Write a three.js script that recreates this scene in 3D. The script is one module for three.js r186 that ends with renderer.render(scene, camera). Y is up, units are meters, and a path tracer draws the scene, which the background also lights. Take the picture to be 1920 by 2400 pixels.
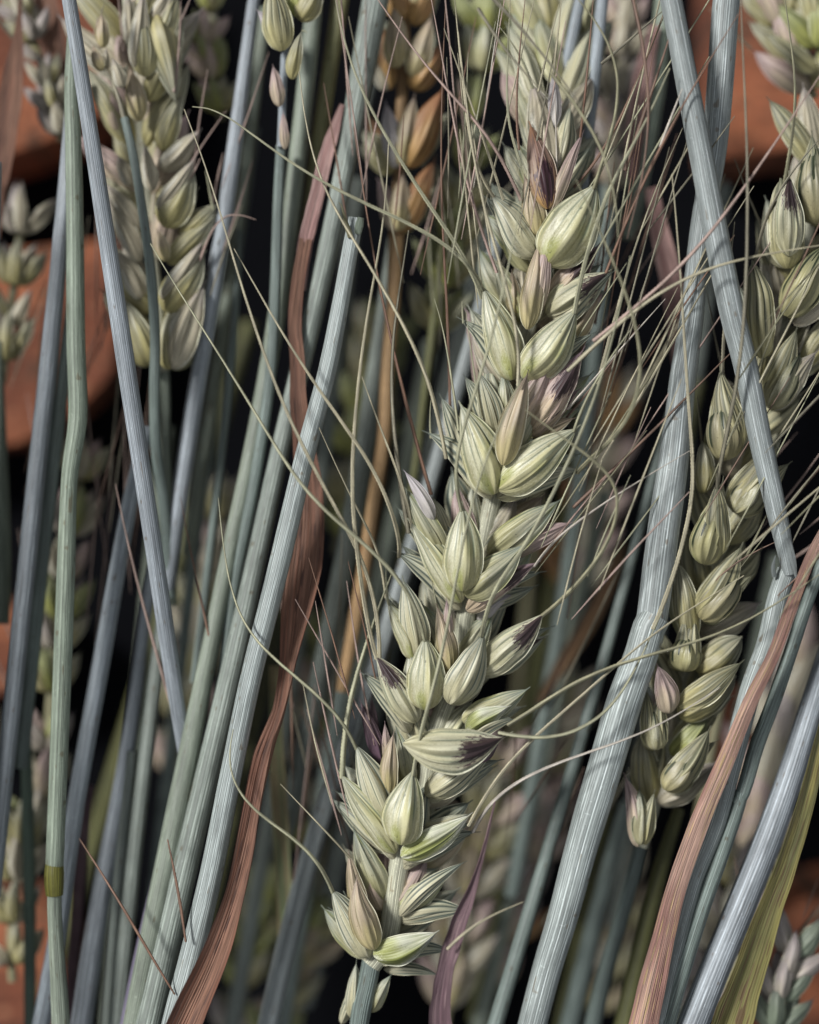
import * as THREE from 'three';
import { mergeGeometries } from 'three/addons/utils/BufferGeometryUtils.js';

// ------------------------------------------------------------------ camera, sky, sun, exposure
const CAM_Y = 0.300, REF_Y = 0.040, PX = 0.00006;          // one photo pixel is 0.06 mm on the plane of the big ear
const scene = new THREE.Scene();
const camera = new THREE.PerspectiveCamera(2 * Math.atan(1200 * PX / (CAM_Y - REF_Y)) * 180 / Math.PI, 819 / 1024, 0.02, 20);
camera.position.set(0, CAM_Y, 0);
camera.up.set(0, 0, -1);
camera.lookAt(0, 0, 0);
camera.focus = CAM_Y - 0.0385;
camera.userData.fStop = 5.2;

const SW = 128, SH = 64, skyData = new Float32Array(SW * SH * 4);
for (let j = 0; j < SH; j++) for (let i = 0; i < SW; i++) {
  const el = ((j + 0.5) / SH - 0.5) * Math.PI, s = Math.max(0, Math.sin(el));
  const L = el > 0 ? 0.09 + 0.17 * s : 0.03, o = (j * SW + i) * 4;                  // plain overcast
  skyData[o] = L * 0.96; skyData[o + 1] = L * 1.0; skyData[o + 2] = L * 1.07; skyData[o + 3] = 1;
}
const sky = new THREE.DataTexture(skyData, SW, SH, THREE.RGBAFormat, THREE.FloatType);
sky.mapping = THREE.EquirectangularReflectionMapping; sky.magFilter = THREE.LinearFilter; sky.needsUpdate = true;
scene.background = sky; scene.environment = sky;

const sun = new THREE.DirectionalLight(new THREE.Color(1.0, 0.985, 0.965), 2.5);
sun.position.set(-0.62, 0.72, -0.40); sun.target.position.set(0, 0, 0);
sun.castShadow = true; sun.shadow.radius = 20; sun.shadow.mapSize.set(2048, 2048);
Object.assign(sun.shadow.camera, { left: -0.15, right: 0.15, top: 0.15, bottom: -0.15, near: 0.1, far: 2 });
scene.add(sun, sun.target);

const renderer = new THREE.WebGLRenderer({ antialias: true });
renderer.toneMapping = THREE.LinearToneMapping;
renderer.toneMappingExposure = 1.68;
renderer.shadowMap.enabled = true;

// ------------------------------------------------------------------ helpers
const V = (x, y, z) => new THREE.Vector3(x, y, z);
function rng(a) { return () => { a |= 0; a = a + 0x6D2B79F5 | 0; let t = Math.imul(a ^ a >>> 15, 1 | a); t = t + Math.imul(t ^ t >>> 7, 61 | t) ^ t; return ((t ^ t >>> 14) >>> 0) / 4294967296; }; }
const clamp = (x, a = 0, b = 1) => Math.min(b, Math.max(a, x));
const sst = (a, b, x) => { const t = clamp((x - a) / (b - a)); return t * t * (3 - 2 * t); };
const lerp = (a, b, t) => a + (b - a) * t;
function hash2(i, j, s) { let h = Math.imul(i, 374761393) ^ Math.imul(j, 668265263) ^ Math.imul(s, 974634521); h = Math.imul(h ^ h >>> 13, 1274126177); return ((h ^ h >>> 16) >>> 0) / 4294967296; }
function noise(x, y, s = 1, px = 0, py = 0) {              // value noise, wraps with the periods px, py
  const i = Math.floor(x), j = Math.floor(y), fx = x - i, fy = y - j, ux = fx * fx * (3 - 2 * fx), uy = fy * fy * (3 - 2 * fy);
  const w = (a, p) => p ? ((a % p) + p) % p : a;
  const g = (a, b) => hash2(w(a, px), w(b, py), s);
  return lerp(lerp(g(i, j), g(i + 1, j), ux), lerp(g(i, j + 1), g(i + 1, j + 1), ux), uy);
}
const factor = h => (CAM_Y - h / 1000) / (CAM_Y - REF_Y);
// a photo pixel and a height in millimetres above the cloth (from what the thing lies on) -> a point
const at = (x, y, h) => V((x - 960) * PX * factor(h), h / 1000, (y - 1200) * PX * factor(h));

const taken = {};
function numbered(n) { const k = taken[n] = (taken[n] ?? -1) + 1; return k ? `${n}_${String(k).padStart(3, '0')}` : n; }
function shadows(o) { o.castShadow = true; o.receiveShadow = true; return o; }
function group(name, base, label, category, grp) {
  const o = new THREE.Group(); o.name = numbered(name); o.position.copy(base); scene.add(o);
  o.userData = { label, category }; if (grp) o.userData.group = grp;
  return o;
}
function part(name, geo, mat, parent, origin) {             // geometry in world metres, stored relative to the thing's base
  geo.translate(-origin.x, -origin.y, -origin.z);
  const m = shadows(new THREE.Mesh(geo, mat)); m.name = name; parent.add(m); return m;
}
function single(name, geo, mat, base, label, category, grp) {
  geo.translate(-base.x, -base.y, -base.z);
  const m = shadows(new THREE.Mesh(geo, mat)); m.name = numbered(name); m.position.copy(base); scene.add(m);
  m.userData = { label, category }; if (grp) m.userData.group = grp;
  return m;
}

// ------------------------------------------------------------------ textures
function dataTex(w, h, f, srgb, rx = 1, ry = 1) {
  const d = new Uint8Array(w * h * 4);
  for (let j = 0; j < h; j++) for (let i = 0; i < w; i++) {
    const c = f((i + 0.5) / w, (j + 0.5) / h), o = (j * w + i) * 4;
    d[o] = clamp(c[0]) * 255; d[o + 1] = clamp(c[1]) * 255; d[o + 2] = clamp(c[2]) * 255; d[o + 3] = 255;
  }
  const t = new THREE.DataTexture(d, w, h, THREE.RGBAFormat);
  t.wrapS = t.wrapT = THREE.RepeatWrapping; t.magFilter = THREE.LinearFilter; t.minFilter = THREE.LinearMipmapLinearFilter; t.generateMipmaps = true;
  t.repeat.set(rx, ry); if (srgb) t.colorSpace = THREE.SRGBColorSpace; t.needsUpdate = true; return t;
}
const hex = s => { const n = parseInt(s.slice(1), 16); return [(n >> 16) / 255, (n >> 8 & 255) / 255, (n & 255) / 255]; };
const mix = (a, b, t) => [lerp(a[0], b[0], t), lerp(a[1], b[1], t), lerp(a[2], b[2], t)];
const mul = (a, k) => [a[0] * k, a[1] * k, a[2] * k];

// stalk: fine pale ribs running lengthwise with darker furrows, waxy bloom in patches
function stalkMaps(seed, ribs, contrast) {
  const r = rng(seed), prof = [];
  for (let i = 0; i < ribs; i++) prof.push([(i + 0.2 + 0.6 * r()) / ribs, 0.15 + 0.85 * r() ** 1.6, (0.14 + 0.22 * r()) / ribs]);
  const rib = (u, v) => {
    let s = 0; const k = Math.floor(u * ribs);
    for (let q = -1; q <= 1; q++) {
      const p = prof[(k + q + ribs) % ribs]; let d = Math.abs(u - p[0]); d = Math.min(d, 1 - d);
      s += p[1] * Math.exp(-((d / p[2]) ** 2)) * (0.45 + 0.75 * noise(v * 34, k + q, seed + 5, 34));
    }
    return s;
  };
  const map = dataTex(512, 1024, (u, v) => {
    const s = rib(u, v), bloom = 0.6 * noise(u * 6, v * 14, seed, 6, 14) + 0.4 * noise(u * 24, v * 34, seed + 1, 24, 34);
    const grain = noise(u * 200, v * 160, seed + 2, 200, 160), sp = noise(u * 40, v * 220, seed + 3, 40, 220), mk = noise(u * 18, v * 46, seed + 6, 18, 46), sc = noise(u * 60, v * 9, seed + 7, 60, 9);
    let k = 0.50 + 0.18 * bloom + contrast * s * 0.56 + 0.08 * (grain - 0.5);
    if (sp > 0.93) k += 0.10;
    let c = [k * 0.98, k, k * 0.985];
    c = mix(c, [0.42, 0.34, 0.26], 0.45 * sst(0.90, 0.96, mk));
    c = mul(c, 1 - 0.10 * sst(0.78, 0.9, sc));
    return c;
  }, true);
  const bump = dataTex(256, 256, (u, v) => { const s = clamp(0.25 + 0.6 * rib(u, v) + 0.1 * noise(u * 90, v * 60, seed + 4, 90, 60)); return [s, s, s]; }, false);
  return { map, bumpMap: bump };
}
const fineStalk = stalkMaps(11, 40, 0.95), softStalk = stalkMaps(23, 32, 0.6);
const stalkMat = {};
for (const [k, c, maps, rough] of [
  ['blue', '#cdd5e0', fineStalk, 0.5], ['sky', '#d4dae5', softStalk, 0.5], ['pale', '#d6dddd', fineStalk, 0.5], ['ash', '#d0d6d8', fineStalk, 0.55],
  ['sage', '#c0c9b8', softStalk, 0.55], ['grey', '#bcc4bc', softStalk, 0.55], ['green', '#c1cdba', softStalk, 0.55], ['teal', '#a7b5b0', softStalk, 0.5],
  ['deep', '#8fa593', softStalk, 0.5], ['olive', '#8f8e58', softStalk, 0.5], ['tan', '#f0c08c', softStalk, 0.6], ['straw', '#cfc69e', softStalk, 0.6],
  ['node', '#8c8738', softStalk, 0.5], ['lilac', '#b3a6c6', softStalk, 0.5], ['rachis', '#fbf6dc', fineStalk, 0.6], ['lemon', '#c2bd88', softStalk, 0.55],
]) stalkMat[k] = new THREE.MeshStandardMaterial({ color: c, map: maps.map, bumpMap: maps.bumpMap, bumpScale: 0.00012, roughness: rough });

// husks: u across from margin to margin, v from base to tip
function huskMat(o) {
  const r = rng(o.seed), veins = [];
  const n = o.veins ?? 8;
  for (let i = 0; i < n; i++) veins.push({ p: (i + 0.5 + 0.4 * (r() - 0.5)) / n, s: (0.35 + 0.65 * r()) * (o.strong ?? 0.6), v0: (o.from ?? 0.25) * (0.5 + r()), w: (0.010 + 0.014 * r()) * (o.thick ?? 1) * 1.25 });
  const A = hex(o.base), B = hex(o.mid), C = hex(o.vein), E = hex(o.edge ?? '#dcdcc4'), P = hex(o.stainColour ?? '#2c1f22'), T = hex(o.tip ?? o.mid);
  const vein = (u, v) => { let s = 0; for (const q of veins) { const w = q.w * (0.5 + 1.1 * v); s = Math.max(s, q.s * Math.exp(-(((u - q.p) / w) ** 2)) * sst(q.v0, q.v0 + 0.3, v)); } return s; };
  const rib = (u) => 0.5 + 0.5 * Math.cos(u * n * 2 * Math.PI * 2 + o.seed);
  const map = dataTex(256, 256, (u, v) => {
    const cl = noise(u * 4, v * 4, o.seed), st = noise(u * 30, v * 4, o.seed + 1), fi = noise(u * 90, v * 70, o.seed + 2), br = noise(u * 9, v * 2.5, o.seed + 11);
    let c = mix(A, B, sst(0.1, 0.75, v + 0.5 * (cl - 0.5)));
    c = mix(c, T, sst(0.70, 0.95, v + 0.35 * (st - 0.5)));
    c = mul(c, 0.80 + 0.26 * br + 0.10 * (st - 0.5) + 0.08 * (fi - 0.5));
    if (o.green) c = mix(c, hex(o.green), 0.7 * sst(0.5, 0.75, noise(u * 3, v * 2.2, o.seed + 7)));
    if (o.white) c = mix(c, [0.87, 0.87, 0.82], 0.8 * o.white * sst(0.52, 0.78, noise(u * 5, v * 2.4, o.seed + 8) * 0.75 + 0.25 * fi));  // pale patches; whitish sheen painted into the husk colour
    c = mix(c, [0.87, 0.87, 0.76], 0.5 * clamp(vein(u - 0.034, v)));
    c = mix(c, C, vein(u, v));
    const ed = Math.abs(u - 0.5) + 0.012 * (fi - 0.5);
    c = mix(c, C, 0.30 * sst(0.395, 0.415, ed) * (1 - sst(0.425, 0.445, ed)) * sst(0.1, 0.3, v));
    c = mix(c, E, (0.2 + 0.55 * sst(0.4, 0.7, noise(u > 0.5 ? 3 : 7, v * 5, o.seed + 12))) * sst(0.44, 0.475, ed));
    const gy = 0.3 * c[0] + 0.59 * c[1] + 0.11 * c[2]; c = mix(c, [gy * 1.01, gy, gy * 0.985], o.keep ? 0 : 0.16);
    if (o.wedge) {                                          // dark stripes that run down from the tip and end in points
      const n7 = 7, k = Math.floor(u * n7), v0 = o.wedge + 0.40 * hash2(k, o.seed, 6), d = Math.abs(u - (k + 0.5 + 0.3 * (hash2(k, o.seed, 7) - 0.5)) / n7), ww = v > v0 ? 0.012 + 0.045 * ((v - v0) / (1 - v0)) ** 0.6 : 0;
      if (ww) c = mix(c, C, 0.94 * (1 - sst(ww * 0.7, ww * 1.15, d + 0.006 * (fi - 0.5))));
      c = mix(c, C, 0.9 * sst(0.40, 0.43, Math.abs(u - 0.5)) * sst(0.2, 0.3, v) * (1 - sst(0.445, 0.46, Math.abs(u - 0.5))));
    }
    if (o.stain) {
      const g = noise(u * 26, v * 9, o.seed + 3) * 0.5 + noise(u * 70, v * 40, o.seed + 4) * 0.5;
      const m = sst(0.42, 0.62, 1.2 - Math.hypot((u - 0.55) / 0.5, (v - o.stain) / 0.36) + 0.8 * (g - 0.5));
      c = mix(c, mul(P, 0.75 + 0.7 * g), 0.92 * m);
    }
    if (noise(u * 34, v * 40, o.seed + 5) > 0.955) c = mul(c, 0.7);
    return c;
  }, true);
  const bump = dataTex(128, 128, (u, v) => { const s = clamp(0.4 + 0.10 * rib(u) - 0.35 * vein(u, v) + 0.45 * noise(u * 26, v * 5, o.seed + 6)); return [s, s, s]; }, false);
  return new THREE.MeshStandardMaterial({ map, bumpMap: bump, bumpScale: 0.00010, roughness: o.rough ?? 0.5 });
}
const G = '#4d5f4a';
const HM = {
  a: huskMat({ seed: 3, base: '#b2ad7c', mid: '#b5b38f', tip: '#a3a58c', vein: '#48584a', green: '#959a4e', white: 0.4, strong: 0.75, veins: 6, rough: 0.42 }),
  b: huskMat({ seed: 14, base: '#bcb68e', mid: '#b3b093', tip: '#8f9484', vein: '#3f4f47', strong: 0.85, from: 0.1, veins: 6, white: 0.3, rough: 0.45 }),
  c: huskMat({ seed: 25, base: '#aca878', mid: '#b9b798', tip: '#8c9a90', vein: '#4d5d4c', green: '#8c9144', strong: 0.7, veins: 7, rough: 0.45 }),
  g: huskMat({ seed: 37, base: '#c0ba98', mid: '#adab8c', tip: '#7c857a', vein: '#36453f', strong: 1.0, from: 0.03, veins: 4, thick: 1.7 }),   // keeled glume
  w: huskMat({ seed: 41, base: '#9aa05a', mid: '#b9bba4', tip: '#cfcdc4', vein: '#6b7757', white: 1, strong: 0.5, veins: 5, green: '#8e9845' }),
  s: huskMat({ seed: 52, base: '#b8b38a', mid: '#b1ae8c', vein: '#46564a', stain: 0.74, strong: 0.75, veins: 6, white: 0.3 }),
  y: huskMat({ seed: 63, base: '#bcad78', mid: '#b7a487', tip: '#a18b7c', vein: '#6d6342', strong: 0.6, veins: 5 }),
  p: huskMat({ seed: 74, base: '#bba98e', mid: '#b59c94', tip: '#a0888a', vein: '#7a5f5f', strong: 0.5, edge: '#cdbab4', veins: 6 }),
  q: huskMat({ seed: 85, base: '#bda88a', mid: '#b89d94', tip: '#7c6470', vein: '#7d6062', stain: 0.66, strong: 0.5, veins: 6 }),
  l: huskMat({ seed: 96, base: '#bfb9b2', mid: '#c0b9ba', tip: '#a89fa6', vein: '#8a8088', strong: 0.4, edge: '#d3cdcd', veins: 5 }),
  o: huskMat({ seed: 107, base: '#b58a4c', mid: '#9c6a40', tip: '#8f5836', vein: '#5c3822', strong: 0.5, edge: '#b08a60', veins: 6 }),
  r: huskMat({ seed: 118, base: '#a07a45', mid: '#8d6e60', tip: '#a9754f', vein: '#5d3a35', strong: 0.4, stain: 0.24, stainColour: '#2a1620' }),
  d: huskMat({ seed: 129, base: '#6b5160', mid: '#574049', tip: '#6f5560', vein: '#2f2028', strong: 0.5, edge: '#8d7680' }),
  e: huskMat({ seed: 130, base: '#a39d6c', mid: '#95936a', tip: '#6d7056', vein: '#20291c', wedge: 0.40, strong: 0.0, edge: '#8a8868', green: '#8e9256', rough: 0.42 }),
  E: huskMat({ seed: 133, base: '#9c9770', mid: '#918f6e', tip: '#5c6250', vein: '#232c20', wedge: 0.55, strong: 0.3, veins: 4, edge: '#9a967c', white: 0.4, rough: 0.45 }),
  F: huskMat({ seed: 136, base: '#a39a6c', mid: '#979070', tip: '#73735c', vein: '#2a3324', wedge: 0.48, strong: 0.5, veins: 5, edge: '#8f8c6c', rough: 0.45 }),
  f: huskMat({ seed: 141, base: '#b0a873', mid: '#a5a07c', tip: '#848468', vein: '#1c241a', strong: 1.0, from: 0.12, veins: 4, thick: 1.6 }),
  h: huskMat({ seed: 152, base: '#a39a62', mid: '#aba688', tip: '#989680', vein: '#4d5240', strong: 0.85, veins: 6 }),
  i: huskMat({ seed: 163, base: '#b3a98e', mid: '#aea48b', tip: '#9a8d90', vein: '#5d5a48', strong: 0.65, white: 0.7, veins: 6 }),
  k: huskMat({ seed: 174, base: '#93964a', mid: '#8f9458', tip: '#828860', vein: '#3d4a2c', strong: 0.6 }),
  m: huskMat({ seed: 185, base: '#a59c8c', mid: '#a19590', tip: '#8a7c80', vein: '#4f4a52', strong: 0.5 }),
  n: huskMat({ seed: 196, base: '#77846e', mid: '#6c7866', tip: '#4c404a', vein: '#344236', strong: 0.6 }),
};

// dry leaf: long fibres, blotches
function leafMat(seed, c1, c2, c3, rough = 0.75) {
  const A = hex(c1), B = hex(c2), C = hex(c3);
  const map = dataTex(256, 512, (u, v) => {
    const f = noise(u * 42, v * 6, seed, 0, 6), g = noise(u * 110, v * 20, seed + 1, 0, 20), b = noise(u * 3, v * 5, seed + 2, 0, 5), s = noise(u * 34, v * 14, seed + 3, 0, 14);
    let c = mix(A, B, sst(0.3, 0.75, b * 0.6 + f * 0.4)); c = mul(c, 0.66 + 0.48 * f + 0.16 * g);
    c = mix(c, C, 0.75 * sst(0.70, 0.86, s));
    return c;
  }, true);
  const bump = dataTex(256, 256, (u, v) => { const s = clamp(0.6 * noise(u * 42, v * 3, seed, 0, 3) + 0.3 * noise(u * 90, v * 10, seed + 1, 0, 10)); return [s, s, s]; }, false);
  return new THREE.MeshStandardMaterial({ map, bumpMap: bump, bumpScale: 0.0003, roughness: rough, side: THREE.DoubleSide });
}
const LM = {
  brown: leafMat(301, '#876452', '#684739', '#45302a'), pink: leafMat(312, '#bf9f98', '#a07c77', '#7a5a58'), purple: leafMat(323, '#7a6268', '#604a50', '#a08a88'),
  rose: leafMat(334, '#b79686', '#8f6a60', '#bda670'), yellow: leafMat(345, '#77703f', '#4d4d2c', '#4a3522'), rust: leafMat(356, '#75583c', '#55432c', '#3d2f20'),
  mottled: leafMat(367, '#b0a27c', '#7f8a66', '#8a6a52'),
};

// awn: pale ridges with a dark groove line
function awnMat(c, seed) {
  const A = hex(c);
  const map = dataTex(32, 256, (u, v) => {
    const g = Math.exp(-((((u % 0.3333) - 0.1667) / 0.05) ** 2)), n = noise(u * 8, v * 60, seed, 8, 60);
    return mul(mul(A, 1 - 0.35 * g), 0.85 + 0.3 * n);
  }, true);
  return new THREE.MeshStandardMaterial({ map, roughness: 0.6 });
}
const AM = { g: awnMat('#9e9d82', 5), c: awnMat('#aca58b', 6), p: awnMat('#a08a80', 7), r: awnMat('#7c5f4e', 8), d: awnMat('#7f7a68', 9), w: awnMat('#bdb5a9', 10), o: awnMat('#8d8a6f', 11), b: awnMat('#755d4f', 12) };

// ------------------------------------------------------------------ geometry builders
function gridGeo(P, UV, nu, nv, flip) {                      // (nu+1) x (nv+1) points row by row
  const g = new THREE.BufferGeometry(), idx = [];
  for (let j = 0; j < nv; j++) for (let i = 0; i < nu; i++) {
    const a = j * (nu + 1) + i, b = a + 1, c = a + nu + 1, d = c + 1;
    if (flip) idx.push(a, c, b, b, c, d); else idx.push(a, b, c, b, d, c);
  }
  g.setAttribute('position', new THREE.Float32BufferAttribute(P, 3)); g.setAttribute('uv', new THREE.Float32BufferAttribute(UV, 2));
  g.setIndex(idx); g.computeVertexNormals(); return g;
}
function track(pts, h) {                                     // [[x, y, (h)]...], heights from the points or spread from h = [h0, ..., hn] along the length
  const n = pts.length, hs = Array.isArray(h) ? h : [h];
  const P = pts.map((p, i) => {
    let z = p[2];
    if (z === undefined) { const t = n > 1 ? i / (n - 1) * (hs.length - 1) : 0, k = Math.min(hs.length - 1, Math.floor(t)), k1 = Math.min(hs.length - 1, k + 1); z = lerp(hs[k], hs[k1], t - k); }
    return at(p[0], p[1], z);
  });
  return new THREE.CatmullRomCurve3(P, false, 'centripetal');
}
function widthAt(w, t) { if (!Array.isArray(w)) return w; const s = t * (w.length - 1), k = Math.min(w.length - 2, Math.floor(s)); return lerp(w[k], w[k + 1], s - k); }
const UP = V(0, 1, 0);
function tubeGeo(curve, wpx, { rad = 20, seg, jag = 0, oval = 1, seed = 1, cap = true, ends = [0, 1] } = {}) {
  const len = curve.getLength(), n = seg ?? Math.max(8, Math.min(90, Math.round(len / 0.0018)));
  const P = [], UV = []; let first, last;
  const r0 = hash2(seed, 7, 3), pts = [];
  for (let j = 0; j <= n; j++) {
    const t = lerp(ends[0], ends[1], j / n), c = curve.getPointAt(t), T = curve.getTangentAt(t);
    const S = V().crossVectors(T, UP).normalize(), N = V().crossVectors(S, T).normalize();
    let r = widthAt(wpx, t) * 0.5 * PX * factor(c.y * 1000);
    if (jag) r *= (j % 2 ? 1 + jag : 1 - 0.4 * jag) * (0.93 + 0.14 * hash2(j, seed, 2));
    else r *= 0.985 + 0.03 * noise(t * 9, seed * 3.1, 4);
    if (j === 0) first = c.clone(); if (j === n) last = c.clone();
    for (let i = 0; i <= rad; i++) {
      const a = -Math.PI / 2 + i / rad * Math.PI * 2;
      const q = c.clone().addScaledVector(S, Math.cos(a) * r).addScaledVector(N, Math.sin(a) * r * oval);
      P.push(q.x, q.y, q.z); UV.push(i / rad + r0, t * len / 0.08 + r0);
    }
  }
  const g = gridGeo(P, UV, rad, n, false), list = [g];
  // weld the normals along the seam
  const nm = g.attributes.normal;
  for (let j = 0; j <= n; j++) { const a = j * (rad + 1), b = a + rad; const v = V(nm.getX(a) + nm.getX(b), nm.getY(a) + nm.getY(b), nm.getZ(a) + nm.getZ(b)).normalize(); nm.setXYZ(a, v.x, v.y, v.z); nm.setXYZ(b, v.x, v.y, v.z); }
  if (cap) for (const [c, row, fl] of [[first, 0, true], [last, n, false]]) {
    const cp = [c.x, c.y, c.z], cu = [0.5, 0.5], ci = [];
    for (let i = 0; i <= rad; i++) { const o = (row * (rad + 1) + i) * 3; cp.push(P[o], P[o + 1], P[o + 2]); cu.push(0.5 + 0.02 * i, 0.5); }
    for (let i = 0; i < rad; i++) fl ? ci.push(0, i + 2, i + 1) : ci.push(0, i + 1, i + 2);
    const cg = new THREE.BufferGeometry(); cg.setAttribute('position', new THREE.Float32BufferAttribute(cp, 3)); cg.setAttribute('uv', new THREE.Float32BufferAttribute(cu, 2)); cg.setIndex(ci); cg.computeVertexNormals(); list.push(cg);
  }
  return mergeGeometries(list);
}
let awnSeed = 1;
function awnGeo(pts, w, h) {
  for (let k = 0; k < 3; k++) pts = pts.map((p, i) => i && i < pts.length - 1 ? [(pts[i - 1][0] + 2 * p[0] + pts[i + 1][0]) / 4, (pts[i - 1][1] + 2 * p[1] + pts[i + 1][1]) / 4] : p);
  const c = track(pts, h), len = c.getLength();
  return tubeGeo(c, Array.isArray(w) ? w : [w * 0.95, w * 0.9, w * 0.78, w * 0.6, w * 0.42, w * 0.22], { rad: 7, seg: clamp(Math.round(len / 0.00026), 20, 330), jag: 0.16, seed: awnSeed++ });
}
// a husk: boat-shaped shell with a front and a back face, pointed at the tip
function huskGeo([bx, by, tx, ty, w], h0, h1, o = {}) {
  const A = at(bx, by, h0), B = at(tx, ty, h1), ax = B.clone().sub(A), L = ax.length(); ax.normalize();
  const S = V().crossVectors(ax, UP).normalize(), N = V().crossVectors(S, ax).normalize();
  const roll = o.roll ?? 0, S2 = S.clone().multiplyScalar(Math.cos(roll)).addScaledVector(N, Math.sin(roll)), N2 = N.clone().multiplyScalar(Math.cos(roll)).addScaledVector(S, -Math.sin(roll));
  const W = w * 0.5 * PX * factor((h0 + h1) / 2), a = o.a ?? 0.52, b = o.b ?? 0.95, tm = a / (a + b), fm = tm ** a * (1 - tm) ** b;
  const seed = o.seed ?? 1, bend = (o.bend ?? 0) * PX, deep = o.deep ?? 0.52, keel = o.keel ?? 0.24, kx = (hash2(seed, 1, 5) - 0.5) * 0.5, arch = o.arch ?? 0.07;
  const r1 = hash2(seed, 3, 5), r2 = hash2(seed, 4, 5), beak = o.beak ?? 0.10;
  const nv = 26, mk = (front) => {
    const P = [], UV = [], base = front ? 16 : 8, row = [];
    let nu = 0;
    for (let j = 0; j <= nv; j++) {
      const t = j / nv, tt = clamp(t / (1 - beak * 0.55), 0.004, 0.996);
      const f = Math.max(tt ** a * (1 - tt) ** b / fm, t > 0.3 ? 0.16 * (1 - t) + 0.035 : 0);
      const c = A.clone().addScaledVector(ax, L * t).addScaledVector(S2, bend * 4 * t * (1 - t) + W * 0.14 * (noise(t * 3, seed * 1.7, 8) - 0.5)).addScaledVector(N2, L * arch * 4 * t * (1 - t));
      const xs = front ? [lerp(-0.62, -0.30, r1) * (1 - 0.5 * t), lerp(0.34, 0.70, r2) * (1 - 0.45 * t)] : [];
      let cols = []; for (let i = 0; i <= base; i++) cols.push(i / base * 2 - 1);
      if (front) { for (const q of xs) cols.push(q - 0.012, q + 0.012); cols.sort((p, q) => p - q); }
      nu = cols.length - 1;
      for (const x of cols) {
        const e = 1 - x * x;
        let y = front ? deep * Math.pow(e, 0.6) + keel * Math.exp(-(((x - kx) / 0.16) ** 2)) * e : -0.35 * Math.pow(e, 0.7);
        if (front) {
          y += 0.07 * e * (noise(x * 3 + 5, t * 4 + seed, 9) - 0.5) * 2 + 0.05 * e * (noise(x * 8 + seed, t * 2.5, 15) - 0.5) * 2;
          y -= (x < xs[0] ? 0.15 : 0) * sst(0.02, 0.2, t) + (x > xs[1] ? 0.15 : 0) * sst(0.02, 0.2, t);      // the outer margins lie a step lower
        }
        const edge = 1 + 0.10 * (noise(t * 6, x > 0 ? seed + 3 : seed + 6, 10) - 0.5) * Math.abs(x);
        const q = c.clone().addScaledVector(S2, x * W * f * edge).addScaledVector(N2, y * W * f);
        P.push(q.x, q.y, q.z); UV.push(0.5 + x * 0.5, t);
      }
    }
    return gridGeo(P, UV, nu, nv, !front);
  };
  return mergeGeometries([mk(true), mk(false)]);
}
// a leaf blade: ribbon with thickness, cross-section bowed or folded, optional twist (radians along the length)
function leafGeo(pts, w, h, { twist = 0, fold = 0.25, vee = false, seg = 80, wav = 0.05, seed = 1 } = {}) {
  const c = track(pts, h), nu = 10, th = 0.00013, faces = [], len = c.getLength();
  const row = (t, off) => {
    const p = c.getPointAt(t), T = c.getTangentAt(t), S0 = V().crossVectors(T, UP).normalize(), N0 = V().crossVectors(S0, T).normalize();
    const tw = widthAt(twist, t), S = S0.clone().multiplyScalar(Math.cos(tw)).addScaledVector(N0, Math.sin(tw)), N = N0.clone().multiplyScalar(Math.cos(tw)).addScaledVector(S0, -Math.sin(tw));
    const W = widthAt(w, t) * 0.5 * PX * factor(p.y * 1000), fo = widthAt(fold, t), out = [];
    for (let i = 0; i <= nu; i++) {
      const x = i / nu * 2 - 1, y = vee ? fo * Math.abs(x) : fo * x * x, e = 1 + wav * 2 * (noise(t * 16, x > 0 ? seed : seed + 4, 12) - 0.5) * Math.abs(x);
      out.push(p.clone().addScaledVector(S, x * W * e).addScaledVector(N, y * W + off + W * wav * 2 * (noise(t * 11, x * 2 + seed, 13) - 0.5)));
    }
    return out;
  };
  for (const [off, flip] of [[th, false], [-th, true]]) {
    const P = [], UV = [];
    for (let j = 0; j <= seg; j++) row(j / seg, off).forEach((q, i) => { P.push(q.x, q.y, q.z); UV.push(i / nu, j / seg * len / 0.05); });
    faces.push(gridGeo(P, UV, nu, seg, flip));
  }
  for (const e of [0, nu]) {
    const P = [], UV = [];
    for (let j = 0; j <= seg; j++) for (const off of [th, -th]) { const q = row(j / seg, off)[e]; P.push(q.x, q.y, q.z); UV.push(e / nu, j / seg * len / 0.05); }
    faces.push(gridGeo(P, UV, 1, seg, e === 0));
  }
  return mergeGeometries(faces);
}

// ------------------------------------------------------------------ the surface underneath
{
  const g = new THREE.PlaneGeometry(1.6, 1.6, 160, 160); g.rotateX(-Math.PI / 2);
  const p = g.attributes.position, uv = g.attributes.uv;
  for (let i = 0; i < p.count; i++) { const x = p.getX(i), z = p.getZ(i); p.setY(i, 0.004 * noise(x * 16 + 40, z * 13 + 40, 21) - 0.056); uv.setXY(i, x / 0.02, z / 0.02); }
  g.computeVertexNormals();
  const map = dataTex(256, 256, (u, v) => { const w = 0.5 + 0.25 * Math.sin(u * 2 * Math.PI * 32) + 0.25 * Math.sin(v * 2 * Math.PI * 32), n = noise(u * 20, v * 20, 33, 20, 20); const k = 0.6 + 0.5 * w * n; return [0.052 * k, 0.056 * k, 0.074 * k]; }, true);  // navy weave coloured near black, so the shade of the gaps is in it
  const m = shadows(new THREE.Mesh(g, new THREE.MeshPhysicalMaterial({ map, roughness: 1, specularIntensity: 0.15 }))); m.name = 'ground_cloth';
  m.userData = { kind: 'structure', label: 'navy cloth under the wheat, with the shade of the gaps put into its colour', category: 'cloth' }; scene.add(m);
}
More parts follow.
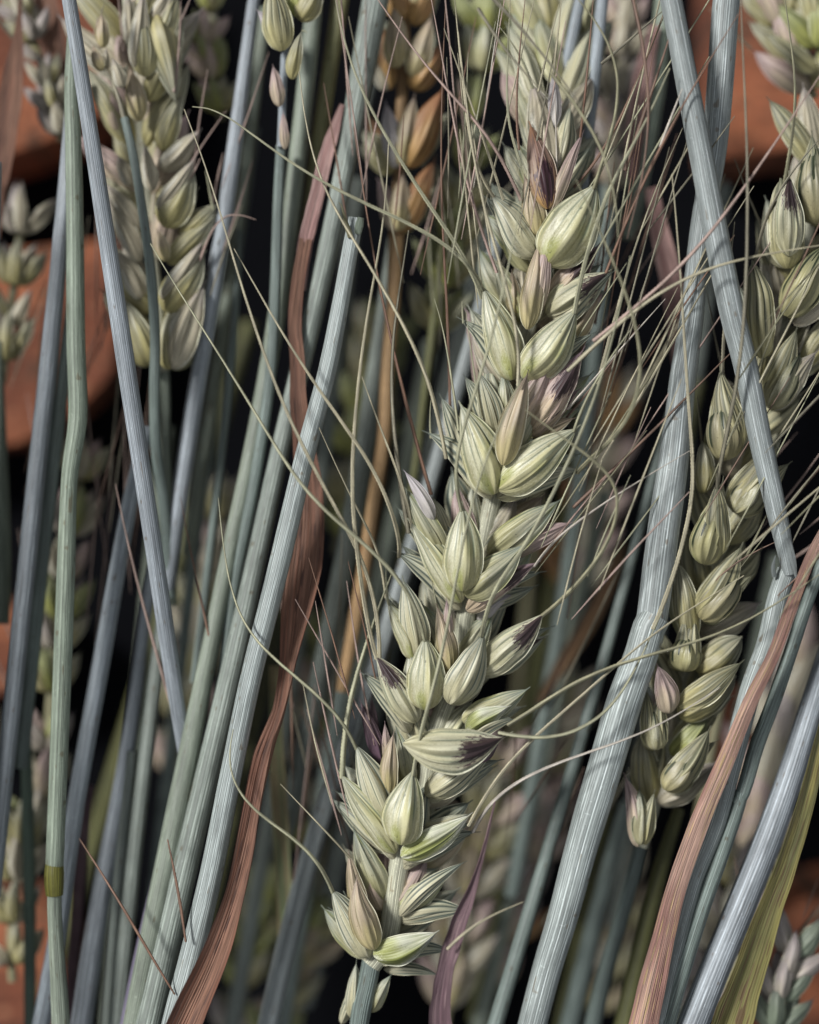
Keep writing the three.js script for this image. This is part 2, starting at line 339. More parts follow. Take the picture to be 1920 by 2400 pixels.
const clayMap = dataTex(512, 512, (u, v) => {
  const a = noise(u * 5, v * 9, 51, 5, 9), b = noise(u * 30, v * 40, 52, 30, 40), c = noise(u * 160, v * 160, 53, 160, 160), f = noise(u * 8, v * 70, 54, 8, 70), d = noise(u * 9, v * 9, 57, 9, 9), g = noise(u * 60, v * 60, 58, 60, 60);
  let k = mix(hex('#91573a'), hex('#5f3423'), sst(0.25, 0.8, a * 0.5 + f * 0.3 + 0.2 * b)); k = mul(k, 0.74 + 0.3 * b + 0.22 * c);
  k = mix(k, hex('#3b2a20'), 0.75 * sst(0.58, 0.78, d * 0.6 + g * 0.4)); if (g > 0.88) k = mix(k, hex('#b98d6c'), 0.5); return k;
}, true);
const clayBump = dataTex(256, 256, (u, v) => { const s = 0.35 * noise(u * 8, v * 70, 54, 8, 70) + 0.4 * noise(u * 40, v * 40, 55, 40, 40) + 0.25 * noise(u * 100, v * 100, 56, 100, 100); return [s, s, s]; }, false);
const clay = new THREE.MeshStandardMaterial({ map: clayMap, bumpMap: clayBump, bumpScale: 0.0007, roughness: 0.9 });
function brick(outline, label, top = -28) {
  const P = outline.map(([x, y]) => at(x, y, top)), c = P.reduce((s, p) => s.add(p), V()).divideScalar(P.length);
  const cv = new THREE.CatmullRomCurve3(P, true, 'catmullrom', 0.12), sh = new THREE.Shape(cv.getPoints(60).map(p => new THREE.Vector2(p.x - c.x, -(p.z - c.z))));
  const g = new THREE.ExtrudeGeometry(sh, { depth: 0.049 + top / 1000, bevelEnabled: true, bevelThickness: 0.0007, bevelSize: 0.0007, bevelSegments: 3, curveSegments: 24 });
  g.rotateX(-Math.PI / 2); const uv = g.attributes.uv, p = g.attributes.position;
  for (let i = 0; i < p.count; i++) uv.setXY(i, (p.getX(i) + c.x) / 0.06, (p.getZ(i) + c.z) / 0.06);
  const m = shadows(new THREE.Mesh(g, clay)); m.name = numbered('terracotta_brick'); m.position.set(c.x, -0.0505, c.z); scene.add(m);
  m.userData = { label, category: 'brick', group: 'terracotta bricks on the dark cloth' };
}
brick([[-300, -200], [230, -200], [230, 250], [140, 305], [20, 350], [-300, 420]], 'smooth terracotta brick beside the pointed brown leaf');
brick([[-300, 640], [60, 590], [262, 572], [258, 860], [190, 940], [40, 1030], [-300, 1060]], 'broad terracotta brick under the tall green and blue stalks', -34);
brick([[-300, 1420], [24, 1432], [70, 1440], [60, 1600], [-300, 1700]], 'terracotta brick under the pale stalk end', -33);
brick([[-200, 2110], [110, 2130], [150, 2230], [140, 2560], [-200, 2560]], 'terracotta brick beneath the stalk with the olive knot', -34);
brick([[1690, -200], [1990, -200], [1990, 330], [1850, 340], [1690, 352]], 'orange terracotta brick beside two crossing ribbed stalks', -28);
brick([[1560, 1660], [1740, 1630], [1760, 1760], [1600, 1800]], 'small terracotta brick behind the pinkish dry leaf', -27);
brick([[1780, 2230], [1850, 2130], [2100, 2080], [2100, 2560], [1760, 2560]], 'bare terracotta brick under the dark tipped ear', -28);

// ------------------------------------------------------------------ stalks
let stalkSeed = 1;
function stalk(label, pts, w, h, mat, { grp, oval, rad } = {}) {
  for (let k = 0; k < 2; k++) pts = pts.map((p, i) => i && i < pts.length - 1 ? [(pts[i - 1][0] + 2 * p[0] + pts[i + 1][0]) / 4, (pts[i - 1][1] + 2 * p[1] + pts[i + 1][1]) / 4] : p);
  const c = track(pts, h), base = c.getPointAt(1);
  return single('stalk', tubeGeo(c, w, { rad: rad ?? 24, seed: stalkSeed++, oval: oval ?? 1 }), stalkMat[mat], base, label, 'stalk', grp);
}
const ST = 'stalks laid side by side';
stalk('pale blue stalk slanting across the green stalk and past the yellow ear', [[152, -60], [163, 0], [195, 200], [240, 480], [286, 800], [330, 1080], [372, 1350], [405, 1600], [434, 1770], [450, 1860]], [33, 36, 39, 42, 44, 43, 41, 40, 36, 30], [39, 39, 38, 37, 35, 30, 25], 'sky', { grp: ST });
{ // green stalk with an olive node
  const top = track([[172, 90], [168, 200], [172, 330], [176, 560], [178, 800], [182, 985], [168, 1080], [163, 1120], [154, 1360], [145, 1600], [137, 1800], [128, 2030]], [32, 33, 34, 34, 34]);
  const low = track([[128, 2090], [128, 2130], [133, 2230], [138, 2310], [146, 2460]], [34, 33]);
  const nod = track([[128, 2024], [127, 2060], [128, 2098]], [34, 34]);
  const base = low.getPointAt(1), g = group('knotted_stalk', base, 'pale green upright stalk with an olive knot low down', 'stalk', ST);
  part('upper_stalk', tubeGeo(top, [30, 36, 40, 42, 44, 45, 38, 43, 44, 43, 43, 42], { rad: 28, seed: 71 }), stalkMat.green, g, base);
  part('node', tubeGeo(nod, [42, 46, 46, 44, 40], { rad: 24, seed: 72 }), stalkMat.node, g, base);
  part('lower_stalk', tubeGeo(low, [34, 34, 38, 42, 44], { rad: 24, seed: 73 }), stalkMat.sage, g, base);
}
stalk('blue grey stalk tucked beside the knotted green stalk', [[174, 170], [166, 300], [154, 440], [140, 600], [122, 800], [90, 1060], [60, 1350], [35, 1600], [12, 1820], [-20, 2100]], [30, 36, 42, 44, 44, 42, 42], [27, 28, 29, 29], 'sky', { grp: ST });
stalk('teal stalk added for the shaded flank of a blue grey one', [[170, 700], [152, 880], [120, 1100], [92, 1350], [70, 1600], [50, 1800]], [28, 34, 36, 36, 30], [22, 23, 23], 'teal', { grp: ST });  // darker stalk standing in for the shaded side of its neighbour
stalk('narrow green blade beside the knotted stalk', [[58, 1560], [60, 1700], [64, 1850], [70, 2050], [72, 2250], [70, 2460]], [26, 26, 30, 30, 28, 26], [17, 17], 'deep', { grp: ST });
stalk('pale blue stalk passing behind the olive knot', [[345, 1000], [319, 1115], [300, 1180], [262, 1412], [232, 1590], [204, 1740], [178, 1860], [163, 1975], [148, 2157], [115, 2310], [85, 2460]], [30, 36, 38, 42, 43, 42, 40, 40, 44, 44], [24, 25, 26, 26, 25], 'blue', { grp: ST });
stalk('lavender grey stalk under a broken rusty bristle', [[370, 1250], [345, 1370], [325, 1590], [296, 1785], [275, 1915], [241, 2045], [219, 2194], [193, 2400], [180, 2480]], [24, 30, 32, 36, 40, 46, 50, 52, 52], [21, 22, 23, 24], 'sky', { grp: ST });
stalk('thin green stalk squeezed between two grey stalks', [[310, 1760], [293, 1880], [278, 2082], [267, 2194], [252, 2380], [246, 2470]], [24, 28, 28, 28, 28], [23, 23], 'grey', { grp: ST });
stalk('smooth grey green stalk beside the broad sage one', [[390, 1380], [362, 1600], [338, 1823], [315, 1971], [297, 2194], [275, 2400], [268, 2480]], [28, 34, 37, 38, 40, 40], [22, 24, 25, 26], 'grey', { grp: ST });
stalk('broad sage green stalk behind the rose tinted leaf tip', [[742, -60], [736, 37], [725, 111], [707, 297], [679, 557], [650, 760], [612, 960], [596, 1040], [538, 1282], [482, 1550], [448, 1757], [401, 1971], [358, 2157], [318, 2400], [300, 2480]], [40, 42, 42, 43, 44, 42, 38, 38, 42, 47, 52, 53, 54, 54], [22, 23, 24, 25, 28, 30, 32, 32], 'sage', { grp: ST });
stalk('slim lilac stalk along the edge of the sage stalk', [[372, 2010], [345, 2130], [318, 2250], [290, 2400], [278, 2480]], [8, 14, 18, 22], [28, 28], 'lilac', { grp: ST });
{ // the cut stalk with a split, green end
  const c = track([[835, 512], [822, 580], [797, 720], [766, 874], [717, 1060], [682, 1208], [636, 1400], [588, 1590], [540, 1823], [496, 2045], [452, 2231], [408, 2400], [392, 2470]], [38, 38, 37, 37, 36, 36]);
  const base = c.getPointAt(1), g = group('cut_stalk', base, 'pale ribbed stalk cut off at a frayed green end', 'stalk', ST);
  part('stem', tubeGeo(c, [36, 39, 43, 46, 48, 50, 50, 50, 52, 54, 56, 58, 58], { rad: 30, seed: 81, cap: true }), stalkMat.pale, g, base);
  part('frayed_end', leafGeo([[838, 548, 39.6], [842, 528, 40], [846, 510, 40.4]], [16, 20, 14], 40, { fold: -0.5, seg: 12 }), stalkMat.green, g, base);
  part('frayed_end', leafGeo([[822, 556, 39.4], [812, 525, 40], [800, 482, 41], [794, 474, 41]], [14, 12, 6, 1], 40, { fold: -0.5, seg: 14 }), stalkMat.straw, g, base);
}
stalk('tall broad grey stalk rising behind the cut stalk', [[890, -60], [881, 0], [848, 190], [809, 371], [779, 557], [738, 742], [694, 900], [662, 1020], [626, 1190], [583, 1410], [534, 1610], [482, 1835], [428, 2060], [380, 2260], [340, 2440]], [64, 60, 50, 48, 47, 46, 45, 46, 50, 54, 58, 60, 62, 64], [26, 27, 28, 28, 29, 31, 32, 33], 'grey', { grp: ST });
stalk('yellowish stalk behind the tip of the rose leaf', [[806, -60], [796, 37], [768, 186], [751, 297], [735, 420], [716, 560]], [40, 38, 38, 36, 34], [19, 20, 21], 'lemon', { grp: ST });
stalk('blue grey stalk leaning past the foot of the yellow ear', [[604, -60], [590, 0], [560, 297], [531, 482], [501, 686], [479, 800], [446, 985], [410, 1245], [392, 1380]], [30, 32, 36, 38, 40, 40, 42, 40, 34], [26, 26, 25, 24, 22], 'sky', { grp: ST });
stalk('sage stalk behind the leaning blue grey one', [[622, 20], [592, 297], [566, 482], [534, 700], [510, 860], [470, 1080], [440, 1300]], [26, 30, 30, 30, 28], [14, 14], 'sage', { grp: ST });
stalk('thin teal stalk in the dark gap', [[562, 540], [556, 680], [549, 800], [531, 985], [501, 1208], [480, 1400], [455, 1600]], [16, 20, 20, 20, 20], [19, 20], 'teal', { grp: ST });
{ // thin ear of small florets on a cut teal stalk in front of the yellow ear
}
stalk('grey stalk behind the white tipped bristle', [[930, 560], [900, 760], [858, 1060], [820, 1245], [790, 1420], [730, 1700], [660, 1980]], [40, 50, 50, 50, 44], [14, 14], 'grey', { grp: ST });
stalk('dim green stalk in the gap beside the tan stalk', [[1040, 560], [1004, 860], [978, 1060], [955, 1280], [900, 1560]], [18, 20, 20, 18], [16, 16], 'olive', { grp: ST });
stalk('blue grey stalk emerging from under the big ear', [[1185, 480], [1152, 668], [1096, 837], [1030, 1050], [975, 1250], [925, 1430], [868, 1600], [820, 1735], [781, 1823], [733, 1971], [685, 2157], [645, 2320], [615, 2460]], [34, 38, 38, 40, 42, 44, 44, 46, 48, 48, 48], [22, 22, 22, 22], 'ash', { grp: ST });

{ // two big crossing ribbed stalks; the first one is snapped
  const c = track([[1560, -60], [1573, 0], [1609, 186], [1645, 371], [1680, 557], [1718, 742], [1746, 850], [1781, 1023], [1814, 1171], [1835, 1264], [1852, 1345]], [42, 42, 41, 40, 39]);
  const d = track([[1845, 1335], [1826, 1390], [1800, 1505], [1762, 1610], [1722, 1760], [1676, 1934], [1628, 2055], [1599, 2157], [1566, 2290], [1536, 2440]], [38.2, 37.5, 36.5, 36, 36]);
  const base = d.getPointAt(1), g = group('snapped_stalk', base, 'stout ribbed stalk snapped over where the pinkish leaf crosses', 'stalk', ST);
  part('upper_stalk', tubeGeo(c, [50, 51, 53, 56, 58, 60, 58, 56, 54, 48, 34], { rad: 32, seed: 91 }), stalkMat.ash, g, base);
  part('lower_stalk', tubeGeo(d, [46, 50, 50, 50, 48, 46, 44, 44, 42, 42], { rad: 28, seed: 92 }), stalkMat.pale, g, base);
  part('torn_fibre', leafGeo([[1846, 1262, 40.6], [1858, 1310, 40.6], [1868, 1362, 40]], [14, 16, 3], 40, { fold: -0.4, seg: 14 }), stalkMat.ash, g, base);
  part('torn_fibre', leafGeo([[1816, 1352, 39.6], [1812, 1330, 40.2], [1818, 1302, 40.8]], [12, 9, 1], 40, { fold: -0.4, seg: 12 }), stalkMat.pale, g, base);
}
{
  const c = track([[1712, -60], [1703, 0], [1686, 223], [1672, 371], [1640, 557], [1622, 742], [1603, 870], [1582, 1060], [1555, 1245], [1528, 1450], [1518, 1500]], [35, 35, 35, 36, 36]);
  const d = track([[1535, 1445], [1522, 1470], [1503, 1535], [1465, 1640], [1421, 1790], [1367, 1971], [1317, 2157], [1283, 2268], [1238, 2440]], [36.3, 36.6, 36, 35, 34]);
  const base = d.getPointAt(1), g = group('sheathed_stalk', base, 'widest ribbed stalk with a sheath collar halfway along', 'stalk', ST);
  part('upper_stalk', tubeGeo(c, [64, 64, 62, 56, 50, 54, 62, 68, 74, 76, 70], { rad: 34, seed: 93 }), stalkMat.ash, g, base);
  part('sheath', tubeGeo(d, [76, 82, 84, 82, 78, 74, 70, 68, 68], { rad: 34, seed: 94 }), stalkMat.pale, g, base);
}
stalk('slender teal stalk alongside the sheathed stalk', [[1590, 900], [1548, 1060], [1500, 1235], [1458, 1394], [1405, 1600], [1354, 1748], [1313, 1897], [1262, 2080], [1200, 2268], [1150, 2440]], [20, 24, 26, 28, 30, 32, 36, 38], [22, 22, 24, 26, 28], 'teal', { grp: ST });
stalk('dull olive stalk with a reddish cut top', [[1592, 1895], [1547, 2008], [1517, 2157], [1488, 2286], [1452, 2440]], [26, 36, 42, 44, 46], [21, 22], 'olive', { grp: ST });
stalk('teal stalk deep under the dry pinkish leaf', [[1470, 1880], [1440, 1971], [1391, 2157], [1325, 2440]], [30, 38, 44, 46], [10, 6], 'teal', { grp: ST });
{
  const c = track([[1965, 1210], [1930, 1310], [1892, 1412], [1855, 1523], [1815, 1640], [1773, 1750], [1740, 1860], [1726, 1884]], [36, 36, 36]);
  const d = track([[1738, 1856], [1729, 1890], [1688, 2008], [1636, 2157], [1595, 2286], [1548, 2440]], [36, 36]);
  const base = d.getPointAt(1), g = group('jointed_stalk', base, 'grey green stalk with a pale joint beside the pinkish leaf', 'stalk', ST);
  part('upper_stalk', tubeGeo(c, [24, 28, 32, 34, 36, 34], { rad: 24, seed: 95 }), stalkMat.teal, g, base);
  part('sheath', tubeGeo(d, [34, 37, 38, 40, 42, 44], { rad: 24, seed: 96 }), stalkMat.teal, g, base);
}
stalk('stout lavender stalk running along the yellow folded leaf', [[1965, 1470], [1935, 1540], [1905, 1640], [1859, 1823], [1800, 1975], [1738, 2120], [1690, 2231], [1632, 2380], [1605, 2450]], [50, 54, 60, 64, 68, 70, 72, 74], [31, 32, 33, 34], 'sky', { grp: ST });
stalk('blue stalk rising behind the tip of the big ear', [[1418, -60], [1410, 37], [1391, 186], [1376, 334], [1362, 440], [1350, 560]], [28, 30, 31, 32, 32], [27, 27], 'blue', { grp: ST });
stalk('narrow blue stalk among the upper husks of the big ear', [[1372, -60], [1347, 74], [1325, 160], [1312, 230]], [24, 28, 28, 26], [26, 26], 'blue', { grp: ST });
stalk('blurred yellow green stalk beside the crossing stalks', [[1560, -60], [1555, 74], [1540, 223], [1517, 334], [1495, 430], [1470, 560]], [44, 44, 46, 46, 44], [14, 14], 'green', { grp: ST });
stalk('pale straw stalk deep beside the small terracotta brick', [[1705, 1560], [1690, 1640], [1668, 1760], [1645, 1860], [1620, 1990]], [22, 24, 24, 22], [12, 12], 'straw', { grp: ST });
stalk('pale stalk end with a rounded frayed tip', [[-4, 800], [2, 1000], [8, 1200], [12, 1360], [8, 1462]], [18, 24, 30, 34, 30], [18, 18], 'green', { grp: ST });
// out-of-view stalks added to shade the bricks, beside the blue grey stalks
for (const [x0, x1, h, m] of [[-40, -75, 30, 'sky'], [-85, -130, 25, 'grey'], [-120, -160, 36, 'sage'], [-170, -210, 30, 'blue'], [-215, -270, 38, 'pale'], [-265, -310, 24, 'teal'], [-60, -110, 42, 'grey'], [-150, -190, 46, 'ash'], [-235, -290, 45, 'sage'], [-330, -370, 40, 'blue']])
  stalk('unseen stalk added for shade beside the pale stalk end', [[x0 + 20, 380], [(x0 + x1) / 2, 1500], [x1, 2480]], 48, h, m, { grp: 'unseen stalks added to shade the bricks', rad: 14 });
// stalks low in the pile, seen through the gaps
for (const [pts, w, h, m] of [
  [[[590, 300], [500, 900], [420, 1500], [330, 2430]], 34, -6, 'teal'], [[[840, 420], [760, 1050], [700, 1560], [600, 2100], [540, 2430]], 38, -4, 'grey'],
  [[[1010, 800], [930, 1250], [800, 1760], [620, 2430]], 36, -12, 'sage'], [[[1440, 300], [1400, 900], [1330, 1500], [1200, 2100]], 36, -2, 'teal'], 
  [[[1420, 1150], [1330, 1500], [1230, 2000], [1110, 2450]], 36, -8, 'sage'], [[[1820, 1300], [1740, 1700], [1640, 2100], [1560, 2450]], 32, -6, 'sage'],
  [[[820, 1500], [740, 1950], [660, 2430]], 34, -4, 'teal'], [[[390, 1000], [330, 1500], [250, 2430]], 34, -10, 'sage'],
]) stalk(`${{ teal: 'teal', sage: 'sage green', grey: 'grey green' }[m]} stalk low in the pile, under the front stalks`, pts, w, h, m, { grp: 'stalks low in the pile', rad: 14 });
{
  const r = rng(919), word = { teal: 'teal', olive: 'olive', grey: 'grey green', straw: 'straw coloured', sage: 'sage green' };
  for (let i = 0; i < 9; i++) {
    const x = lerp(330, 1640, (i + r()) / 9), y = lerp(600, 1900, r()), l = lerp(1500, 2100, r()), lean = lerp(-0.08, -0.34, r()) * l, m = ['teal', 'sage', 'olive', 'grey', 'straw'][Math.floor(r() * 5)];
    stalk(`${word[m]} stalk at the very bottom of the pile`, [[x - lean / 2, y - l / 2], [x + 20 * (r() - 0.5), y], [x + lean / 2, y + l / 2]], lerp(22, 40, r()), lerp(-44, -18, r()), m, { grp: 'stalks at the bottom of the pile', rad: 12 });
  }
}

// ------------------------------------------------------------------ dry leaves
let leafSeed = 1;
function leaf(label, pts, w, h, mat, o = {}) {
  const c = track(pts, h), base = c.getPointAt(1);
  return single('dry_leaf', leafGeo(pts, w, h, { seed: leafSeed++, ...o }), LM[mat], base, label, 'leaf', 'dry leaves among the stalks');
}
leaf('long twisted brown leaf winding past the cut stalk', [[716, 560], [700, 660], [692, 760], [698, 850], [700, 948], [712, 1050], [720, 1134], [716, 1282], [702, 1410], [684, 1542], [664, 1660], [632, 1770], [609, 1860], [579, 2008], [549, 2119], [503, 2249], [450, 2370], [418, 2440]],
  [30, 31, 32, 36, 42, 60, 76, 82, 68, 42, 34, 50, 44, 46, 52, 58, 74, 80], [29, 30, 31, 31, 33, 36, 39, 40, 41], 'brown', { fold: [0.15, 0.2, 0.25, 0.3, 0.6, 1.0, 1.1, 0.9, 0.8], twist: [0, 0, 0.1, 0.2, -0.3, -0.8, -0.3, -0.1, -0.1], seg: 160, wav: 0.09 });
leaf('rose tinted flat leaf with a blunt torn tip', [[802, 245], [788, 290], [766, 360], [740, 470], [716, 570], [702, 680]], [12, 30, 33, 35, 34, 28], [28, 29, 29], 'pink', { fold: 0.12 });
leaf('crumpled purple brown leaf across the foot of the big ear', [[1160, 1880], [1154, 1905], [1134, 1990], [1106, 2082], [1078, 2157], [1052, 2249], [1035, 2342], [1030, 2440]], [2, 6, 13, 30, 42, 38, 50, 56], [44, 44, 44, 43], 'purple', { fold: [0.4, 0.8, 0.5, 0.6], twist: [0.5, 0.1, -0.2, 0.1], wav: 0.1 });
leaf('pinkish striped leaf lying across the snapped stalk', [[1935, 1240], [1911, 1285], [1866, 1394], [1814, 1535], [1762, 1640], [1701, 1786], [1638, 1934], [1586, 2082], [1549, 2231], [1517, 2370], [1500, 2450]], [22, 26, 30, 32, 38, 43, 46, 46, 52, 66, 72], [41, 41.5, 41, 40, 40, 40], 'rose', { fold: -0.25 });
leaf('yellow green folded leaf with brown streaks', [[1945, 1640], [1915, 1760], [1886, 1880], [1845, 2010], [1800, 2130], [1755, 2260], [1706, 2400], [1680, 2470]], [22, 32, 40, 46, 56, 70, 88, 94], [39, 40, 40, 40], 'yellow', { fold: 0.75, vee: true });
leaf('pointed reddish brown leaf over the terracotta brick', [[50, -60], [48, 0], [42, 100], [30, 190], [14, 300], [0, 420], [-12, 560]], [4, 12, 42, 60, 56, 36, 24], [21, 20, 18], 'brown', { fold: 0.2 });
leaf('pale brown broad leaf under the slanting blue stalk', [[92, -60], [112, 30], [128, 120], [145, 210], [158, 320]], [40, 62, 60, 40, 14], [14, 14], 'brown', { fold: 0.2 });
leaf('rust brown leaf bent in the dark gap', [[1462, 1270], [1430, 1355], [1390, 1440], [1345, 1515], [1295, 1590], [1260, 1650]], [20, 34, 40, 38, 30, 14], [2, 0], 'rust', { fold: 0.4 });
leaf('dusky rose leaf behind the crossing ribbed stalks', [[1525, 440], [1545, 540], [1573, 668], [1590, 800], [1600, 900]], [30, 46, 52, 46, 36], [18, 18], 'pink', { fold: 0.3 });
leaf('brownish leaf behind the crowd of rusty bristles', [[1535, 60], [1510, 160], [1490, 290], [1478, 420]], [26, 48, 46, 30], [16, 16], 'pink', { fold: 0.3 });
leaf('mottled tan and green leaf beside the long brown leaf', [[645, 1560], [648, 1740], [656, 1900], [666, 2082], [668, 2200], [650, 2320]], [26, 32, 38, 40, 36, 26], [19, 19], 'mottled', { fold: 0.25 });
leaf('dull purplish leaf between the lavender and sage stalks', [[215, 1840], [196, 1980], [180, 2150], [168, 2300], [160, 2440]], [14, 26, 28, 26, 22], [15, 15], 'purple', { fold: 0.3 });

// ------------------------------------------------------------------ ears
// husk row: [baseX, baseY, tipX, tipY, width, material, height at base, height at tip (mm over the spine), bend px, name]
// awn row: [points from the husk tip outwards, width px, heights, material]
let huskSeed = 1;
function ear(name, label, grp, H, rachis, spikelets, o = {}) {
  const rc = rachis ? track(rachis.pts, rachis.h ?? H) : null;
  const first = spikelets[0].husks[0], base = rc ? rc.getPointAt(1) : at(first[0], first[1], H);
  const g = group(name, base, label, 'wheat ear', grp);
  if (rc) part(rachis.name ?? 'rachis', tubeGeo(rc, rachis.w, { rad: 18, seed: 200 + huskSeed, oval: 0.8 }), stalkMat[rachis.mat ?? 'rachis'], g, base);
  if (o.stem) { const sc = track(o.stem.pts, o.stem.h); part('stem', tubeGeo(sc, o.stem.w, { rad: 20, seed: 300 + huskSeed }), stalkMat[o.stem.mat], g, base); }
  for (const s of spikelets) {
    const n = new THREE.Group(); n.name = 'spikelet'; const f = s.husks[0];
    const b = f ? at(f[0], f[1], H) : base; n.position.copy(b).sub(base); g.add(n);
    const rows = s.husks.map(q => { const k = q[9] === 'glume' ? (o.glumeLong ?? 1) : (o.long ?? 1), z = q[9] === 'glume' ? (o.glumeWide ?? 1) : (o.wide ?? 1), e = q.slice(); e[2] = q[0] + (q[2] - q[0]) * k; e[3] = q[1] + (q[3] - q[1]) * k; e[4] = q[4] * z; if (q[9] === 'glume' && o.glumeUp && !q[10]) { e[6] = (q[6] ?? 2) + o.glumeUp; e[7] = (q[7] ?? 2) + o.glumeUp; } return e; });
    if (o.under) for (const q of s.husks) {                  // the far side of the spikelet, seen between the husks above it
      if (q[4] < 50 || q[9] || q[10]) continue;
      const dx = q[2] - q[0], dy = q[3] - q[1], sg = o.under(q) , ca = Math.cos(0.24 * sg), sa = Math.sin(0.24 * sg), kk = 0.95;
      rows.push([q[0], q[1], q[0] + (dx * ca - dy * sa) * kk, q[1] + (dx * sa + dy * ca) * kk, q[4] * 0.9, 'bcgh'[huskSeed % 4], (q[6] ?? 2) - 3.5, (q[7] ?? 2) - 4, 0, 'glume']);
    }
    for (const [bx, by, tx, ty, w, m, k0 = 2, k1 = 2, bend = 0, nm = 'lemma', opt] of rows)
      part(nm, huskGeo([bx, by, tx, ty, w], H + k0 - (o.drop ? o.drop(by) : 0), H + k1 - (o.drop ? o.drop(ty) : 0), { bend, seed: huskSeed++, roll: (hash2(huskSeed, 2, 9) - 0.5) * 0.4, ...(o.shape ?? {}), ...(nm === 'glume' ? { a: 0.55, b: 0.95, deep: 0.5, keel: 0.3, beak: 0.12 } : {}), ...(opt ?? {}) }), HM[m], n, b);
    for (const [pts, w, h, m] of s.awns ?? []) part('awn', awnGeo(pts, w, h), AM[m], n, b);
  }
  return g;
}
function spikelets(pts, half, n, mats, H, seed, o = {}) {
  const r = rng(seed), c = new THREE.CatmullRomCurve3(pts.map(p => V(p[0], p[1], 0)), false, 'centripetal'), spk = [], dk = o.dk ?? 0;
  for (let i = 0; i < n; i++) {
    const t = (i + 0.25 + 0.5 * r()) / n, p = c.getPointAt(t), T = c.getTangentAt(t).negate(), ang = Math.atan2(T.y, T.x), husks = [], len = half * (1.75 + 0.4 * r());
    const pick = () => mats[Math.floor(r() * mats.length)];
    for (const [side, k, wk] of [[-1, 1.5, 0.66], [1, 1.5, 0.66], [-0.5, 0.2, 0.6], [0.5, 0.2, 0.6], [0.15 * (r() - 0.5), 3, 0.58]]) {
      if (side && (i % 2 ? side < 0 : side > 0) && r() < 0.25) continue;
      if (o.dk && Math.abs(side) < 0.2) continue;
      const a = ang + side * (0.35 + 0.4 * r()) + 0.2 * (r() - 0.5), bx = p.x + Math.cos(ang + Math.PI / 2) * side * half * 0.12, by = p.y + Math.sin(ang + Math.PI / 2) * side * half * 0.12;
      husks.push([bx, by, bx + Math.cos(a) * len, by + Math.sin(a) * len, half * wk * (0.9 + 0.3 * r()), pick(), k + dk, k + dk, side * 3, Math.abs(side) > 0.2 ? 'glume' : 'palea', { a: 0.55, b: 0.85, deep: 0.6, keel: 0.2 }]);
    }
    const awns = []; if (o.awns && r() < o.awns) { const q = husks[0], a = Math.atan2(q[3] - q[1], q[2] - q[0]) + (r() - 0.5) * 0.3, L = 120 + 120 * r(); awns.push([[[q[2], q[3]], [q[2] + Math.cos(a) * L * 0.5, q[3] + Math.sin(a) * L * 0.5], [q[2] + Math.cos(a + 0.2) * L, q[3] + Math.sin(a + 0.2) * L]], 6, [H + 2, H + 3, H + 2], o.awn ?? 'd']); }
    spk.push({ husks, awns });
  }
  return spk;
}
const gl = 'glume', pa = 'palea';
